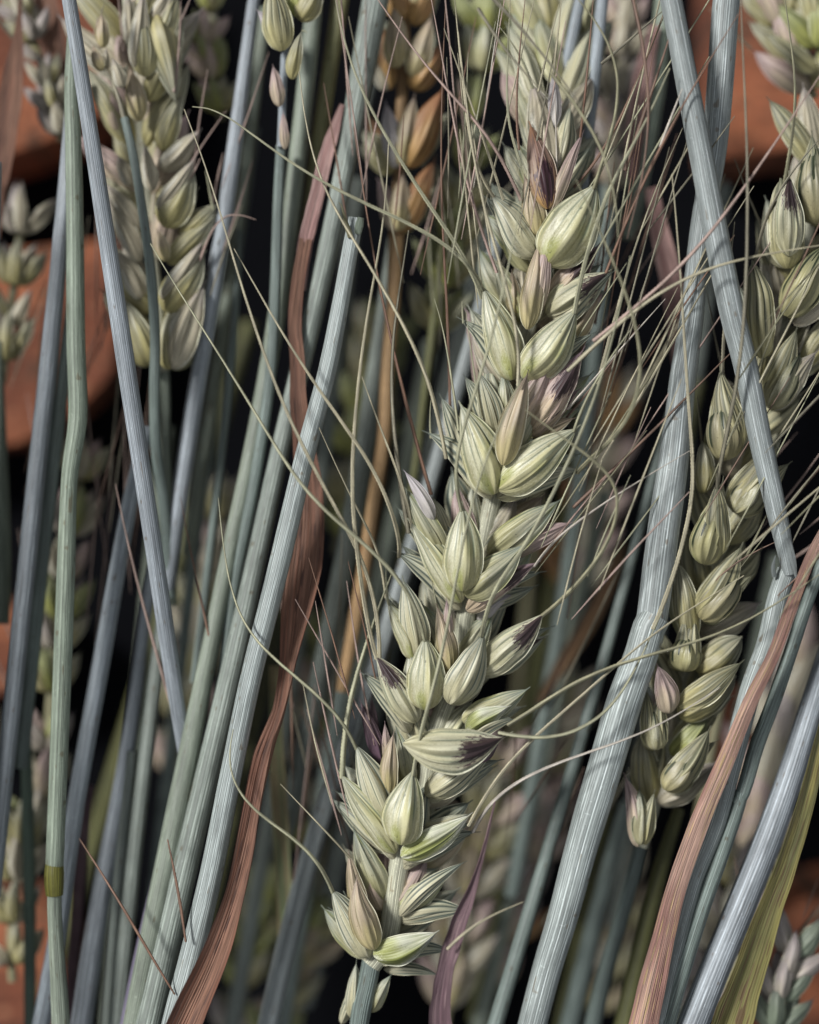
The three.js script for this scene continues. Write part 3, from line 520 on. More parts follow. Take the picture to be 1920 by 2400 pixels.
// --- the big ear
const SPK = [
  { husks: [[868, 2242, 780, 2090, 72, 'b', 2.5, 3, 6], [868, 2254, 776, 2140, 46, 'g', 0.5, 1, 22, gl], [877, 2226, 838, 2066, 60, 'y', 4.5, 4.5, -10], [848, 2160, 820, 2006, 40, 'y', 1.5, 2, 0, pa],
      [876, 2240, 1016, 2186, 66, 'w', 3, 4, 6], [872, 2258, 1050, 2236, 44, 'g', 0.5, 1, -26, gl], [900, 2270, 1020, 2285, 26, 'g', -1, -1, -8, gl]],
    awns: [[[[781, 2093], [774, 2071], [755, 2027], [729, 1993], [688, 1960], [640, 1932], [601, 1908], [564, 1875], [540, 1830], [531, 1793], [535, 1748], [547, 1709]], 10, [37, 41, 42, 42, 41, 40], 'g'], [[[822, 2012], [800, 1986], [770, 1952], [714, 1900], [657, 1837]], 6, [37, 40, 40], 'c']] },
  { husks: [[937, 2130, 1040, 2062, 56, 'a', 0.5, 1, -4], [937, 2146, 1082, 2030, 36, 'g', 1.5, 2.5, -14], [937, 2154, 1090, 2140, 46, 'g', 0, 0.5, -16, gl], [896, 2112, 832, 1952, 60, 'c', 0, 0.5, 4], [946, 2090, 1020, 2036, 46, 'c', -1, -1, 0, pa]] },
  { husks: [[929, 1998, 802, 1822, 64, 'a', 3, 3, 6], [926, 2012, 793, 1868, 48, 'g', 1, 1, 24, gl], [940, 1980, 968, 1812, 90, 'a', 5.5, 5, -4], [940, 2008, 1094, 1914, 60, 'w', 3.5, 4, 4], [946, 2024, 1098, 1934, 46, 'g', 2.5, 3, -14], [944, 2034, 1108, 1958, 40, 'g', 1, 1, -24, gl], [990, 1940, 1094, 1908, 26, 'b', 2, 2, 4, pa]],
    awns: [[[[968, 1818], [974, 1756], [989, 1693], [1011, 1637], [1030, 1570], [1044, 1490], [1057, 1431], [1067, 1368], [1085, 1264], [1104, 1171], [1130, 1078], [1170, 993], [1226, 880]], 10, [40, 44, 45, 46, 47], 'g'],
      [[[802, 1824], [802, 1780], [804, 1730], [814, 1656], [829, 1600], [840, 1570], [863, 1486], [895, 1400], [918, 1345]], 14, [37, 38, 37, 35], 'g'],
      [[[1098, 1936], [1130, 1867], [1167, 1808], [1219, 1756], [1280, 1698], [1336, 1659], [1384, 1615], [1458, 1542], [1517, 1494], [1562, 1464], [1614, 1425], [1744, 1349]], 9, [38, 41, 42, 42, 41], 'c'],
      [[[1108, 1950], [1120, 1915], [1141, 1889], [1178, 1852], [1219, 1819], [1280, 1792], [1391, 1760], [1465, 1737], [1521, 1715], [1577, 1685], [1632, 1648], [1688, 1611]], 9, [36, 41, 42, 42], 'w']] },
  { husks: [[915, 1932, 836, 1754, 74, 'b', 3, 3, 5], [913, 1860, 922, 1726, 40, 'y', 4, 4, -4], [907, 1785, 903, 1698, 20, 'p', 2, 3, 0, pa], [896, 1790, 848, 1652, 32, 'd', 0.5, 1, 3, gl], [880, 1760, 872, 1640, 22, 'd', 0, 0, 0, gl], [958, 1845, 932, 1712, 50, 'c', 1, 1, 0],
      [998, 1864, 1154, 1748, 66, 'b', 2.5, 3.5, 4], [1002, 1876, 1164, 1790, 50, 'g', 1, 2, -16, gl], [1120, 1785, 1170, 1735, 26, 'd', 4, 4, 0, pa]],
    awns: [[[[836, 1757], [829, 1735], [814, 1706], [788, 1667], [751, 1633], [714, 1600], [640, 1546], [594, 1505], [557, 1460], [534, 1394], [518, 1282], [512, 1167]], 9, [37, 40, 42, 41, 38, 36], 'g']] },
  { husks: [[944, 1742, 1180, 1720, 96, 's', 7, 7, 30, 'lemma', { a: 0.85, b: 1.0, deep: 0.42, keel: 0.3, beak: 0.2 }], [978, 1692, 884, 1543, 66, 's', 3, 3, 5], [962, 1716, 852, 1585, 44, 'g', 1, 1.5, 16, gl], [996, 1664, 996, 1498, 84, 'a', 4.5, 4.5, 3], [1054, 1650, 1128, 1490, 76, 'b', 4.5, 4.5, 4],
      [1084, 1690, 1228, 1616, 60, 'c', 2, 2.5, 6], [1092, 1712, 1190, 1660, 46, 'w', 3, 4, -8], [1110, 1726, 1200, 1690, 34, 'g', 3.5, 3, -10, gl]],
    awns: [[[[1168, 1717], [1200, 1724], [1230, 1729], [1280, 1733], [1317, 1730], [1362, 1715], [1410, 1685], [1447, 1648], [1473, 1611], [1510, 1530], [1552, 1432]], 10, [42, 43, 43, 42, 41], 'g'],
      [[[1190, 1700], [1222, 1685], [1280, 1643], [1336, 1600], [1391, 1564], [1503, 1538], [1614, 1516], [1688, 1490], [1755, 1460], [1837, 1412], [1930, 1340]], 10, [40, 42, 43, 43, 44], 'o'],
      [[[884, 1545], [876, 1530], [866, 1486], [852, 1412], [837, 1319], [833, 1245], [826, 1190], [820, 1134], [826, 1023], [837, 911], [852, 798], [859, 724], [881, 631], [905, 538], [913, 408], [911, 336]], 11, [37, 38, 42, 43, 42, 41, 40], 'c'],
      [[[890, 1550], [896, 1520], [889, 1423], [866, 1338], [840, 1290], [814, 1238], [788, 1193], [751, 1127], [707, 1037], [670, 978], [640, 893], [605, 787], [564, 675], [538, 575], [512, 482], [479, 352], [432, 256]], 10, [37, 39, 43, 44, 43, 40, 36], 'c'],
      [[[996, 1502], [988, 1490], [992, 1465], [981, 1431], [959, 1390], [937, 1357], [900, 1312], [863, 1279], [803, 1234], [751, 1193], [707, 1145], [677, 1097], [640, 1037], [594, 960], [538, 867], [493, 797], [427, 694], [382, 627], [353, 571]], 10, [39, 42, 44, 45, 43, 40, 36], 'g'],
      [[[1128, 1492], [1134, 1470], [1137, 1431], [1152, 1379], [1189, 1331], [1223, 1301], [1241, 1264], [1280, 1193], [1317, 1115], [1354, 1041], [1384, 967], [1410, 893], [1436, 800], [1462, 700], [1478, 600]], 11, [39, 43, 45, 46, 46], 'g']] },
  { husks: [[1130, 1574, 1268, 1444, 72, 's', 2.5, 3.5, 3], [1136, 1585, 1268, 1502, 44, 's', 1.5, 2, -8], [1130, 1590, 1284, 1480, 40, 'g', 0.5, 1, -22, gl], [1057, 1576, 1026, 1428, 46, 'y', 3.5, 3.5, 3], [1054, 1508, 1046, 1408, 20, 'p', 3.5, 4, 0, pa], [985, 1540, 948, 1366, 62, 'b', 1.5, 2, 2], [974, 1544, 910, 1416, 48, 'a', 1, 1.5, 6], [970, 1556, 902, 1400, 24, 'g', 0, 0, 10, gl]],
    awns: [[[[1270, 1444], [1300, 1425], [1317, 1405], [1354, 1368], [1391, 1331], [1421, 1290], [1443, 1238], [1456, 1190], [1454, 1152], [1440, 1112], [1410, 1086], [1354, 1052], [1299, 1012], [1230, 960]], 11, [37.5, 42, 45, 47, 47], 'o'],
      [[[911, 1418], [905, 1390], [903, 1360], [905, 1330]], 6, [36, 37], 'g'], [[[905, 1402], [900, 1330], [890, 1290], [877, 1267], [848, 1212], [818, 1160], [781, 1078], [748, 1002]], 7, [34, 38, 40], 'c'],
      [[[1026, 1430], [1018, 1395], [1012, 1360]], 6, [37, 38], 'g']] },
  { husks: [[1083, 1410, 966, 1232, 68, 'a', 3, 3, 6], [1080, 1427, 933, 1306, 50, 'g', 1, 1, 22, gl], [1085, 1386, 1082, 1194, 86, 'a', 5.5, 5, 2], [1044, 1314, 955, 1152, 54, 'c', 2.5, 3, 4], [1018, 1218, 952, 1110, 30, 'l', 4, 4, 3, pa], [1050, 1270, 1008, 1165, 40, 'b', 1, 1, 0],
      [1091, 1397, 1222, 1284, 78, 'c', 3.5, 4, 5], [1093, 1430, 1252, 1326, 54, 'q', 2, 3, -10], [1100, 1438, 1262, 1350, 40, 'g', 0.5, 1, -22, gl], [1120, 1455, 1200, 1400, 34, 'l', -0.5, 0, -14, pa]],
    awns: [[[[1082, 1197], [1070, 1160], [1060, 1110], [1064, 1060], [1085, 997], [1126, 893], [1152, 807], [1182, 680], [1213, 539], [1225, 450]], 10, [39.5, 44, 46, 47, 47], 'g'],
      [[[966, 1235], [960, 1215], [952, 1152], [937, 1104], [907, 1052], [881, 978], [848, 882]], 8, [37, 39, 40], 'c'], [[[958, 1250], [948, 1190], [933, 1097], [922, 1023], [911, 911], [911, 800], [930, 700], [955, 600], [958, 540]], 12, [36, 38, 38, 36], 'd'],
      [[[936, 1306], [944, 1285], [937, 1255], [918, 1193], [900, 1141], [870, 1082], [833, 1030], [788, 974], [733, 893], [670, 800], [640, 745], [594, 660], [549, 583]], 10, [35, 41, 43, 42, 39], 'c'],
      [[[1252, 1328], [1275, 1290], [1300, 1258], [1328, 1238], [1447, 1156], [1517, 1112], [1618, 1056]], 6, [37, 42, 42, 42], 'w']] },
  { husks: [[1145, 1302, 1302, 1180, 72, 'c', 1, 2, 3], [1180, 1300, 1330, 1230, 50, 'p', 0, 1, -6, gl], [1160, 1158, 1084, 958, 92, 'a', 3.5, 3.5, 6], [1152, 1168, 1006, 1026, 56, 'g', 1.5, 1.5, 22, gl], [1100, 1090, 1036, 940, 40, 'g', 1, 1, 6, gl],
      [1166, 1148, 1344, 1010, 92, 'a', 4, 4.5, 6], [1166, 1164, 1352, 1108, 58, 'b', 1.5, 2, -18, gl], [1178, 1090, 1232, 886, 58, 'y', 6, 6, -3]],
    awns: [[[[1046, 1075], [1039, 1035], [1026, 967], [1010, 900], [992, 850], [963, 794], [922, 712], [870, 623], [826, 557], [796, 512], [751, 438], [725, 371], [707, 260], [701, 167]], 10, [37.5, 40, 42, 42, 41, 38], 'c'],
      [[[1010, 1028], [1004, 1000], [1008, 965], [1010, 938]], 5, [35.5, 36], 'g'], [[[1344, 1012], [1352, 985], [1368, 940], [1400, 880], [1440, 820], [1480, 770]], 8, [39, 42, 43], 'g'],
      [[[1352, 1108], [1380, 1075], [1402, 1055], [1443, 1034], [1480, 985], [1503, 930], [1514, 856], [1506, 785], [1475, 692], [1437, 616], [1399, 514], [1350, 420]], 11, [36, 42, 45, 47, 48, 48], 'o']] },
  { husks: [[1245, 1010, 1360, 828, 64, 'q', 2.5, 3.5, 3], [1240, 1020, 1352, 920, 50, 'q', 2, 3, -6], [1250, 1030, 1340, 985, 34, 'y', 1, 2, -6, gl], [1165, 1024, 1124, 878, 54, 'b', 1.5, 2, 4], [1150, 1010, 1092, 890, 40, 'g', 0.5, 1, 8, gl], [1195, 1000, 1180, 880, 46, 'c', 1, 1.5, 0, pa], [1210, 990, 1290, 850, 50, 'p', 3, 4, 2]] },
  { husks: [[1204, 890, 1134, 682, 80, 'a', 3, 3, 6], [1196, 898, 1084, 758, 46, 'g', 1, 1, 20, gl], [1228, 888, 1346, 732, 92, 'a', 4, 4.5, 6], [1232, 898, 1382, 790, 40, 'g', 2, 3, -8, gl], [1236, 772, 1262, 580, 50, 'y', 4, 4, 2], [1256, 740, 1286, 560, 36, 'p', 3.5, 4.5, 0, pa], [1205, 740, 1200, 640, 34, 'y', 0, 0, 0, pa]],
    awns: [[[[1134, 684], [1128, 668], [1115, 622], [1058, 560], [968, 520], [846, 482], [768, 438], [668, 384], [579, 308], [523, 250], [490, 242], [451, 250]], 10, [37, 42, 43, 42, 40, 36], 'g'],
      [[[1130, 700], [1122, 650], [1096, 601], [1030, 519], [992, 464], [967, 416], [907, 330], [885, 286], [848, 219], [818, 148], [792, 74], [783, -20]], 11, [37, 40, 42, 42, 41], 'g'],
      [[[1346, 735], [1350, 692], [1368, 616], [1384, 578], [1396, 516], [1422, 458], [1447, 388], [1483, 339], [1534, 281], [1570, 160]], 12, [39, 42, 44, 45], 'g'],
      [[[1086, 758], [1082, 730], [1083, 705]], 5, [36, 36], 'g']] },
  { husks: [[1280, 735, 1420, 640, 80, 's', 2, 3, 5], [1290, 700, 1396, 580, 56, 'q', 1.5, 2.5, 3], [1300, 770, 1430, 646, 44, 'g', 2, 3, -8, gl], [1330, 810, 1400, 700, 46, 'y', 0, 1, -4, gl], [1352, 760, 1410, 690, 30, 'p', 0, 0.5, 0, pa]] },
  { husks: [[1260, 604, 1152, 464, 84, 'b', 2.5, 3, 6], [1250, 615, 1140, 470, 44, 'g', 0.5, 1, 10, gl], [1280, 620, 1392, 440, 118, 'a', 4, 4.5, 8], [1290, 622, 1400, 520, 56, 'y', 1.5, 2.5, -12, gl], [1262, 556, 1232, 420, 50, 'y', 3.5, 3.5, 3], [1284, 490, 1244, 302, 62, 'r', 4.5, 4.5, 4], [1290, 500, 1362, 320, 30, 'p', 4, 5, 0, pa]],
    awns: [[[[1160, 466], [1140, 440], [1110, 400], [1098, 340], [1090, 260], [1074, 74], [1066, 0]], 8, [37, 40, 40], 'c'], [[[1222, 470], [1205, 440], [1180, 370], [1150, 315], [1105, 270], [1062, 230], [1003, 167], [941, 80], [885, 0], [860, -40]], 9, [38, 42, 42, 41], 'p'],
      [[[1360, 322], [1362, 300], [1369, 260], [1384, 111], [1392, -20]], 7, [39, 41, 41], 'r'], [[[1392, 442], [1396, 420], [1421, 357], [1467, 237], [1463, 180], [1446, 105], [1395, 30], [1340, -20]], 10, [39, 42, 44, 45], 'o']] },
  { husks: [[1292, 405, 1250, 205, 74, 'i', 2.5, 2.5, 4], [1308, 390, 1336, 258, 56, 'b', 2, 2.5, -4], [1299, 300, 1296, 178, 28, 'l', 4, 4, 0, pa], [1262, 260, 1190, 70, 50, 'b', 1, 0.5, 3], [1310, 320, 1384, 190, 60, 'i', 0.5, 0, 4], [1300, 200, 1262, 44, 54, 'c', 0, -1, 0], [1325, 240, 1392, 66, 50, 'b', -0.5, -1, 0]],
    awns: [[[[1250, 208], [1238, 150], [1215, 100], [1165, 55]], 7, [36, 37], 'g'], [[[1296, 180], [1302, 140], [1310, 60], [1318, -20]], 6, [37, 38], 'c'], [[[1262, 215], [1275, 150], [1290, 90], [1310, 10]], 6, [36, 37], 'c']] },
  { husks: [[1262, 80, 1196, -50, 54, 'c', -1, -2, 0], [1310, 130, 1352, -30, 56, 'b', -1.5, -2, 0], [1360, 80, 1410, -40, 48, 'c', -2, -2, 0], [1290, 70, 1270, -60, 56, 'h', -1.5, -2, 0]] },
];
SPK.push({ husks: [[824, 2386, 834, 2262, 32, 'b', -1, 0, 0, gl], [868, 2372, 914, 2290, 32, 'c', -1, 0, -4, gl], [800, 2400, 836, 2300, 24, 'g', -2, -2, 0, gl]] });
SPK.push(...spikelets([[1310, 0], [1296, 300], [1284, 440], [1240, 730], [1190, 1000], [1120, 1300], [1092, 1410], [1030, 1660], [990, 1842], [935, 2030], [880, 2230]], 92, 17, ['b', 'c', 'g', 'p', 'i', 'y'], 34, 501, { dk: -5 }), ...spikelets([[1300, 250], [1284, 440], [1245, 700], [1190, 1000], [1125, 1280], [1092, 1410], [1030, 1660], [990, 1842], [935, 2030], [885, 2215]], 78, 14, ['b', 'c', 'a', 'i', 'p', 'g'], 34, 504, { dk: -2.2 }));
ear('big_wheat_ear', 'largest wheat ear, pale green husks with purple stained tips', null, 34, { pts: [[870, 2262], [905, 2212], [930, 2060], [940, 2005], [990, 1872], [1012, 1745], [1030, 1690], [1078, 1560], [1092, 1440], [1120, 1330], [1154, 1170], [1190, 1030], [1204, 900], [1240, 760], [1268, 610], [1284, 470], [1296, 330], [1310, 100], [1315, -40]].reverse(), w: [30, 36, 38, 40, 42, 44, 46, 48, 48], h: [20, 31, 33, 34, 34.5] }, SPK,
  { stem: { pts: [[872, 2250], [862, 2300], [850, 2350], [842, 2400], [832, 2470]], w: [46, 46, 48, 44, 42], h: [34, 34], mat: 'teal' }, long: 1.10, wide: 1.13, glumeLong: 1.12, glumeWide: 1.2, drop: y => 12 * sst(520, -60, y) ** 1.3, under: q => (q[2] - q[0]) * 0.97 + (q[3] - q[1]) * 0.23 > -20 ? 1 : -1 });

// --- the ear with dark striped bulbs under the crossing stalk
ear('striped_wheat_ear', 'wheat ear with dark green striped plump husks under the snapped stalk', null, 31, { pts: [[1925, 330], [1890, 560], [1838, 760], [1790, 900], [1736, 1080], [1686, 1290], [1650, 1420], [1600, 1600], [1560, 1790], [1505, 1985]], w: [30, 34, 34, 30], h: [27, 28, 28] }, [
  { husks: [[1499, 1980, 1499, 1864, 42, 'E', 2, 2, 0], [1496, 1984, 1470, 1850, 32, 'p', 0, 0.5, 6, gl], [1510, 1980, 1530, 1880, 26, 'f', 0.5, 1, -4, gl]], awns: [[[[1500, 1866], [1498, 1820], [1494, 1780]], 5, [31, 32], 'd']] },
  { husks: [[1562, 1854, 1624, 1768, 72, 'F', 3, 3, 0], [1556, 1850, 1640, 1734, 50, 'f', 1.5, 2, 10, gl], [1572, 1856, 1660, 1760, 34, 'f', 0.5, 1, -12, gl], [1575, 1770, 1650, 1690, 54, 'k', -1, 0, 0, pa]] },
  { husks: [[1537, 1758, 1530, 1664, 60, 'E', 3, 3, 0], [1522, 1752, 1516, 1644, 30, 'f', 1.5, 2, 4, gl], [1550, 1754, 1548, 1650, 28, 'f', 1.5, 2, -6, gl]] },
  { husks: [[1592, 1680, 1712, 1594, 78, 'h', 1.5, 2, 0], [1590, 1655, 1710, 1572, 44, 'f', 2, 2.5, 6, gl], [1568, 1672, 1545, 1580, 40, 'p', 3, 5, 6, gl]] },
  { husks: [[1603, 1574, 1612, 1496, 74, 'e', 3.5, 3.5, 0], [1590, 1560, 1600, 1470, 30, 'f', 2, 2, 6, gl], [1622, 1566, 1628, 1470, 30, 'f', 2, 2.5, -6, gl], [1636, 1578, 1728, 1500, 78, 'h', 1.5, 1.5, 0]] },
  { husks: [[1643, 1452, 1724, 1350, 82, 'F', 3.5, 3.5, 2], [1630, 1444, 1716, 1310, 50, 'f', 2, 2.5, 10, gl], [1652, 1456, 1744, 1370, 30, 'f', 2, 2, -8, gl], [1620, 1506, 1592, 1336, 54, 'h', 2.5, 2.5, 4], [1600, 1470, 1590, 1360, 30, 'f', 1, 1, 2, gl]], awns: [[[[1724, 1350], [1745, 1310], [1775, 1262], [1800, 1200]], 8, [32, 33], 'o'], [[[1628, 1448], [1640, 1400], [1672, 1350], [1720, 1312], [1780, 1285], [1832, 1264]], 7, [32, 37, 39], 'b']] },
  { husks: [[1646, 1322, 1676, 1196, 86, 'e', 4.5, 4.5, 0], [1625, 1300, 1680, 1158, 40, 'f', 2.5, 3, 12, gl], [1690, 1300, 1684, 1160, 42, 'f', 3.5, 4, -10, gl]], awns: [[[[1676, 1196], [1674, 1150], [1682, 1092], [1707, 1004], [1736, 893], [1748, 800], [1750, 631], [1755, 482], [1755, 334], [1748, 223], [1735, 111], [1736, -20]], 11, [34, 40, 45, 47, 47, 46], 'd']] },
  { husks: [[1724, 1204, 1782, 1112, 82, 'E', 3, 3, 0], [1706, 1180, 1800, 1062, 50, 'f', 1.5, 2, 8, gl], [1740, 1210, 1830, 1110, 40, 'f', 1, 1.5, -10, gl], [1651, 1156, 1646, 1046, 46, 'h', 1.5, 2, 2]], awns: [[[[1646, 1048], [1640, 990], [1634, 930]], 6, [31, 33], 'd']] },
  { husks: [[1706, 1078, 1692, 954, 84, 'F', 4, 4.5, 0], [1676, 1050, 1684, 900, 34, 'f', 2.5, 3, 6, gl], [1735, 1050, 1698, 900, 46, 'f', 3, 3.5, -8, gl]], awns: [[[[1692, 956], [1690, 874], [1695, 800], [1700, 700], [1712, 600], [1722, 520]], 10, [34, 38, 40], 'd']] },
  { husks: [[1800, 956, 1866, 840, 74, 'E', 3, 3, 0], [1790, 930, 1850, 800, 40, 'f', 1.5, 2, 8, gl], [1815, 960, 1896, 850, 40, 'i', 1, 1.5, -8, gl], [1770, 900, 1790, 800, 40, 'h', 0, 0, 0]], awns: [[[[1866, 842], [1885, 800], [1905, 740], [1930, 660]], 9, [32, 34], 'd']] },
  { husks: [[1786, 840, 1766, 634, 66, 'f', 4, 4, 4], [1800, 836, 1780, 690, 40, 'h', 3, 3, -2], [1812, 790, 1822, 700, 30, 'i', 1, 1, 0, pa]], awns: [[[[1766, 636], [1768, 580], [1790, 500], [1820, 440], [1863, 389], [1925, 320]], 9, [33, 37, 40], 'd']] },
  { husks: [[1842, 742, 1924, 596, 88, 'e', 4, 4, 2], [1830, 730, 1935, 580, 40, 'f', 2.5, 3, 10, gl], [1860, 760, 1960, 680, 46, 'i', 1, 1.5, -8, gl], [1880, 860, 1950, 740, 60, 'h', 0, 0, 0]] },
  { husks: [[1846, 630, 1834, 440, 88, 'f', 4, 4, 2], [1852, 600, 1848, 446, 48, 's', 5, 5, 0, gl]], awns: [[[[1836, 442], [1846, 380], [1866, 290], [1872, 220], [1866, 160], [1851, 93], [1837, -20]], 9, [33, 38, 40], 'o']] },
  { husks: [[1922, 526, 1908, 360, 96, 'F', 3.5, 3.5, 0], [1890, 500, 1898, 350, 40, 'f', 2, 2, 6, gl]] },
  ...spikelets([[1925, 330], [1890, 560], [1838, 760], [1790, 900], [1736, 1080], [1686, 1290], [1650, 1420], [1600, 1600], [1560, 1790], [1510, 1950]], 70, 13, ['h', 'f', 'i', 'f'], 29, 502, { dk: -4, awns: 0.5 }),
], { shape: { a: 0.46, b: 0.68, deep: 0.64, beak: 0.05 }, wide: 1.06, long: 1.12, glumeLong: 1.3, glumeWide: 1.5, glumeUp: 1.2, stem: { pts: [[1504, 1975], [1490, 2030], [1455, 2157], [1420, 2280], [1378, 2450]], w: [30, 34, 36, 38, 40], h: [27, 22, 16], mat: 'teal' }, under: q => (q[2] - q[0]) > 20 ? 1 : -1 });

// --- the yellow-green ear behind the slanting blue stalk
ear('yellow_wheat_ear', 'yellow green wheat ear behind the cut teal stalk', null, 24, { pts: [[300, -40], [312, 150], [328, 320], [345, 480], [362, 640], [384, 870]], w: [30, 34, 30, 26], h: [23, 23] }, [
  { husks: [[349, 858, 304, 724, 62, 'h', 2, 2, 4], [406, 866, 470, 690, 76, 'i', 3, 3, -2], [392, 866, 400, 740, 50, 'h', 3, 2.5, 0], [330, 830, 290, 720, 40, 'i', 0, 0, 4, gl]] },
  { husks: [[386, 730, 468, 610, 72, 'h', 3, 3, 2], [378, 700, 456, 590, 34, 'i', 4, 4, 4, gl], [334, 700, 276, 600, 46, 'i', 1, 1, 4], [394, 618, 494, 516, 48, 'h', 2, 2, 3], [330, 612, 256, 474, 42, 'i', 1, 1, 4], [390, 612, 370, 546, 32, 'y', 3, 3, 0, pa]], awns: [[[[468, 612], [490, 560], [500, 500], [530, 490], [570, 498], [600, 515]], 7, [28, 30, 30], 'p']] },
  { husks: [[384, 532, 446, 416, 78, 'h', 3, 3, 3], [370, 490, 440, 394, 36, 'i', 4, 4, 5, gl], [424, 550, 500, 490, 46, 'h', 2, 2, 0], [327, 538, 258, 444, 40, 'i', 1, 1, 4], [358, 448, 342, 354, 34, 'i', 3, 3, 0, pa]], awns: [[[[446, 418], [466, 400], [470, 370]], 6, [28, 28], 'p'], [[[500, 492], [492, 440], [482, 400]], 6, [27, 28], 'g']] },
  { husks: [[360, 35-10, 408, 214, 72, 'h', 3, 3, 3], [380, 354, 422, 240, 46, 'h', 2, 2, -4], [378, 400, 458, 316, 48, 'i', 2, 2, 3], [310, 436, 280, 374, 34, 'i', 1, 1, 2], [327, 284, 308, 176, 42, 'y', 3, 3, 0], [276, 306, 262, 228, 32, 'p', 0.5, 0.5, 0]], awns: [[[[408, 216], [420, 150], [428, 90], [424, 0]], 7, [28, 29], 'p']] },
  { husks: [[348, 238, 420, 54, 56, 'h', 2, 2, 4], [343, 180, 340, 40, 66, 'f', 4, 4, 0], [317, 160, 332, 12, 38, 'i', 4.5, 4.5, 3, gl], [376, 88, 412, 2, 50, 'f', 3, 3, 0], [356, 56, 398, -20, 34, 'i', 3.5, 3.5, 3, gl], [312, 110, 300, 0, 40, 'i', 1, 1, 0], [300, 190, 280, 90, 34, 'p', 0, 0, 0]], awns: [[[[420, 60], [444, 20], [452, -20]], 6, [27, 28], 'p'], [[[290, 120], [282, 40], [276, -20]], 6, [27, 27], 'p']] },
  ...spikelets([[300, -40], [312, 150], [328, 320], [345, 480], [362, 640], [384, 850]], 84, 10, ['h', 'i', 'h', 'p'], 24, 503, { dk: -2.5, awns: 0.3, awn: 'p' }),
], { stem: { pts: [[384, 850], [388, 930], [388, 1010], [390, 1080], [396, 1240], [402, 1420]], w: [26, 24, 22, 28, 30, 30], h: [22, 20, 18], mat: 'sage' }, long: 1.2, wide: 1.15, glumeLong: 1.3, glumeWide: 1.2, under: q => (q[2] - q[0]) > -10 ? 1 : -1 });

// --- thin floret ear on the cut teal stalk
ear('sparse_wheat_ear', 'sparse row of tiny florets on a cut teal stalk', null, 29, { pts: [[292, 276], [310, 352], [338, 519], [353, 631], [364, 800], [362, 911], [366, 1060], [384, 1180], [398, 1400]], w: [20, 22, 24, 25, 25, 25, 24], h: [30, 31, 29, 22], mat: 'teal', name: 'stem' }, [
  { husks: [[242, 112, 238, 28, 34, 'y', 0, 0, 0], [236, 114, 228, 40, 24, 'p', -1, -1, 3, gl]], awns: [[[[238, 30], [240, 14], [246, 6]], 4, [29, 29], 'd']] },
  { husks: [[240, 166, 218, 104, 30, 'y', 0, 0, 0], [246, 168, 250, 110, 20, 'i', -1, 0, 0, gl]] },
  { husks: [[288, 206, 262, 134, 34, 'i', 1, 1, 2], [280, 205, 300, 150, 20, 'h', 0, 0, 0, gl]], awns: [[[[292, 280], [284, 245], [276, 212], [262, 180], [246, 160]], 14, [30, 30, 29], 'd']] },
]);

// --- brown and orange ear on the tan stalk
ear('brown_wheat_ear', 'brown and orange wheat ear on a tan stalk', null, 18, { pts: [[950, -40], [946, 150], [938, 330], [932, 540]], w: [24, 26, 26], h: [17, 17], mat: 'tan' }, [
  { husks: [[929, 542, 890, 432, 46, 'p', 2, 2, 3], [938, 546, 1012, 388, 50, 'o', 2, 2, 3], [932, 540, 944, 420, 44, 'y', 3.5, 3, 0]] },
  { husks: [[922, 404, 853, 312, 52, 'h', 2, 2, 4], [929, 394, 906, 256, 46, 'l', 3, 3, 0], [955, 394, 1028, 226, 66, 'o', 3, 3, 3], [940, 390, 968, 240, 46, 'y', 3.5, 3.5, 0], [905, 385, 860, 260, 36, 'o', 1, 1, 0, gl]] },
  { husks: [[966, 210, 1028, 116, 58, 'o', 2, 2, 3], [966, 182, 1008, 54, 50, 'y', 3, 3, 0], [929, 160, 926, 26, 50, 'y', 3, 3, 0], [907, 212, 878, 146, 36, 'i', 1, 1, 2], [915, 210, 890, 40, 44, 'o', 1, 1, 0, gl]] },
  { husks: [[940, 50, 912, -60, 50, 'o', 2, 2, 0], [970, 60, 1012, -50, 50, 'o', 2, 2, 0], [980, 20, 1000, -60, 46, 'y', 2.5, 2.5, 0]] },
], { stem: { pts: [[932, 530], [927, 594], [922, 705], [908, 874], [900, 1023], [878, 1171], [850, 1357], [826, 1490], [800, 1620]], w: [38, 33, 32, 32, 33, 33, 33, 30], h: [18, 18, 18, 17], mat: 'tan' }, long: 1.15, wide: 1.15, under: q => (q[2] - q[0]) > 0 ? 1 : -1 });

// --- bare upper stalk carrying a few florets above the frayed cut
ear('stripped_wheat_ear', 'half stripped ear with one striped husk on a thin blue stalk', null, 30, { pts: [[690, -60], [678, 60], [668, 120], [664, 200], [659, 345]], w: [16, 18, 18, 20], h: [29, 29], mat: 'blue' }, [
  { husks: [[662, 120, 634, -50, 74, 'f', 2, 2, 2], [650, 115, 600, 20, 40, 'l', 0, 0, 10, gl]] },
  { husks: [[684, 186, 708, 70, 38, 'h', 2, 2, -2]], awns: [[[[708, 72], [716, 60], [720, 78]], 4, [32, 32], 'g']] },
  { husks: [[656, 250, 638, 150, 34, 'p', 1, 1, 2], [668, 350, 664, 258, 24, 'p', 1, 1, 0, pa]] },
  { husks: [[704, 50, 760, -50, 60, 'h', 0, 0, 0], [700, 40, 680, -60, 50, 'k', -1, -1, 0]] },
], { stem: { pts: [[659, 340], [652, 480], [647, 640], [634, 880], [596, 1134], [548, 1380], [519, 1600], [471, 1823], [427, 2045], [376, 2320], [355, 2460]], w: [24, 26, 27, 27, 27, 27, 27, 27], h: [28, 28, 28, 28], mat: 'teal' } });

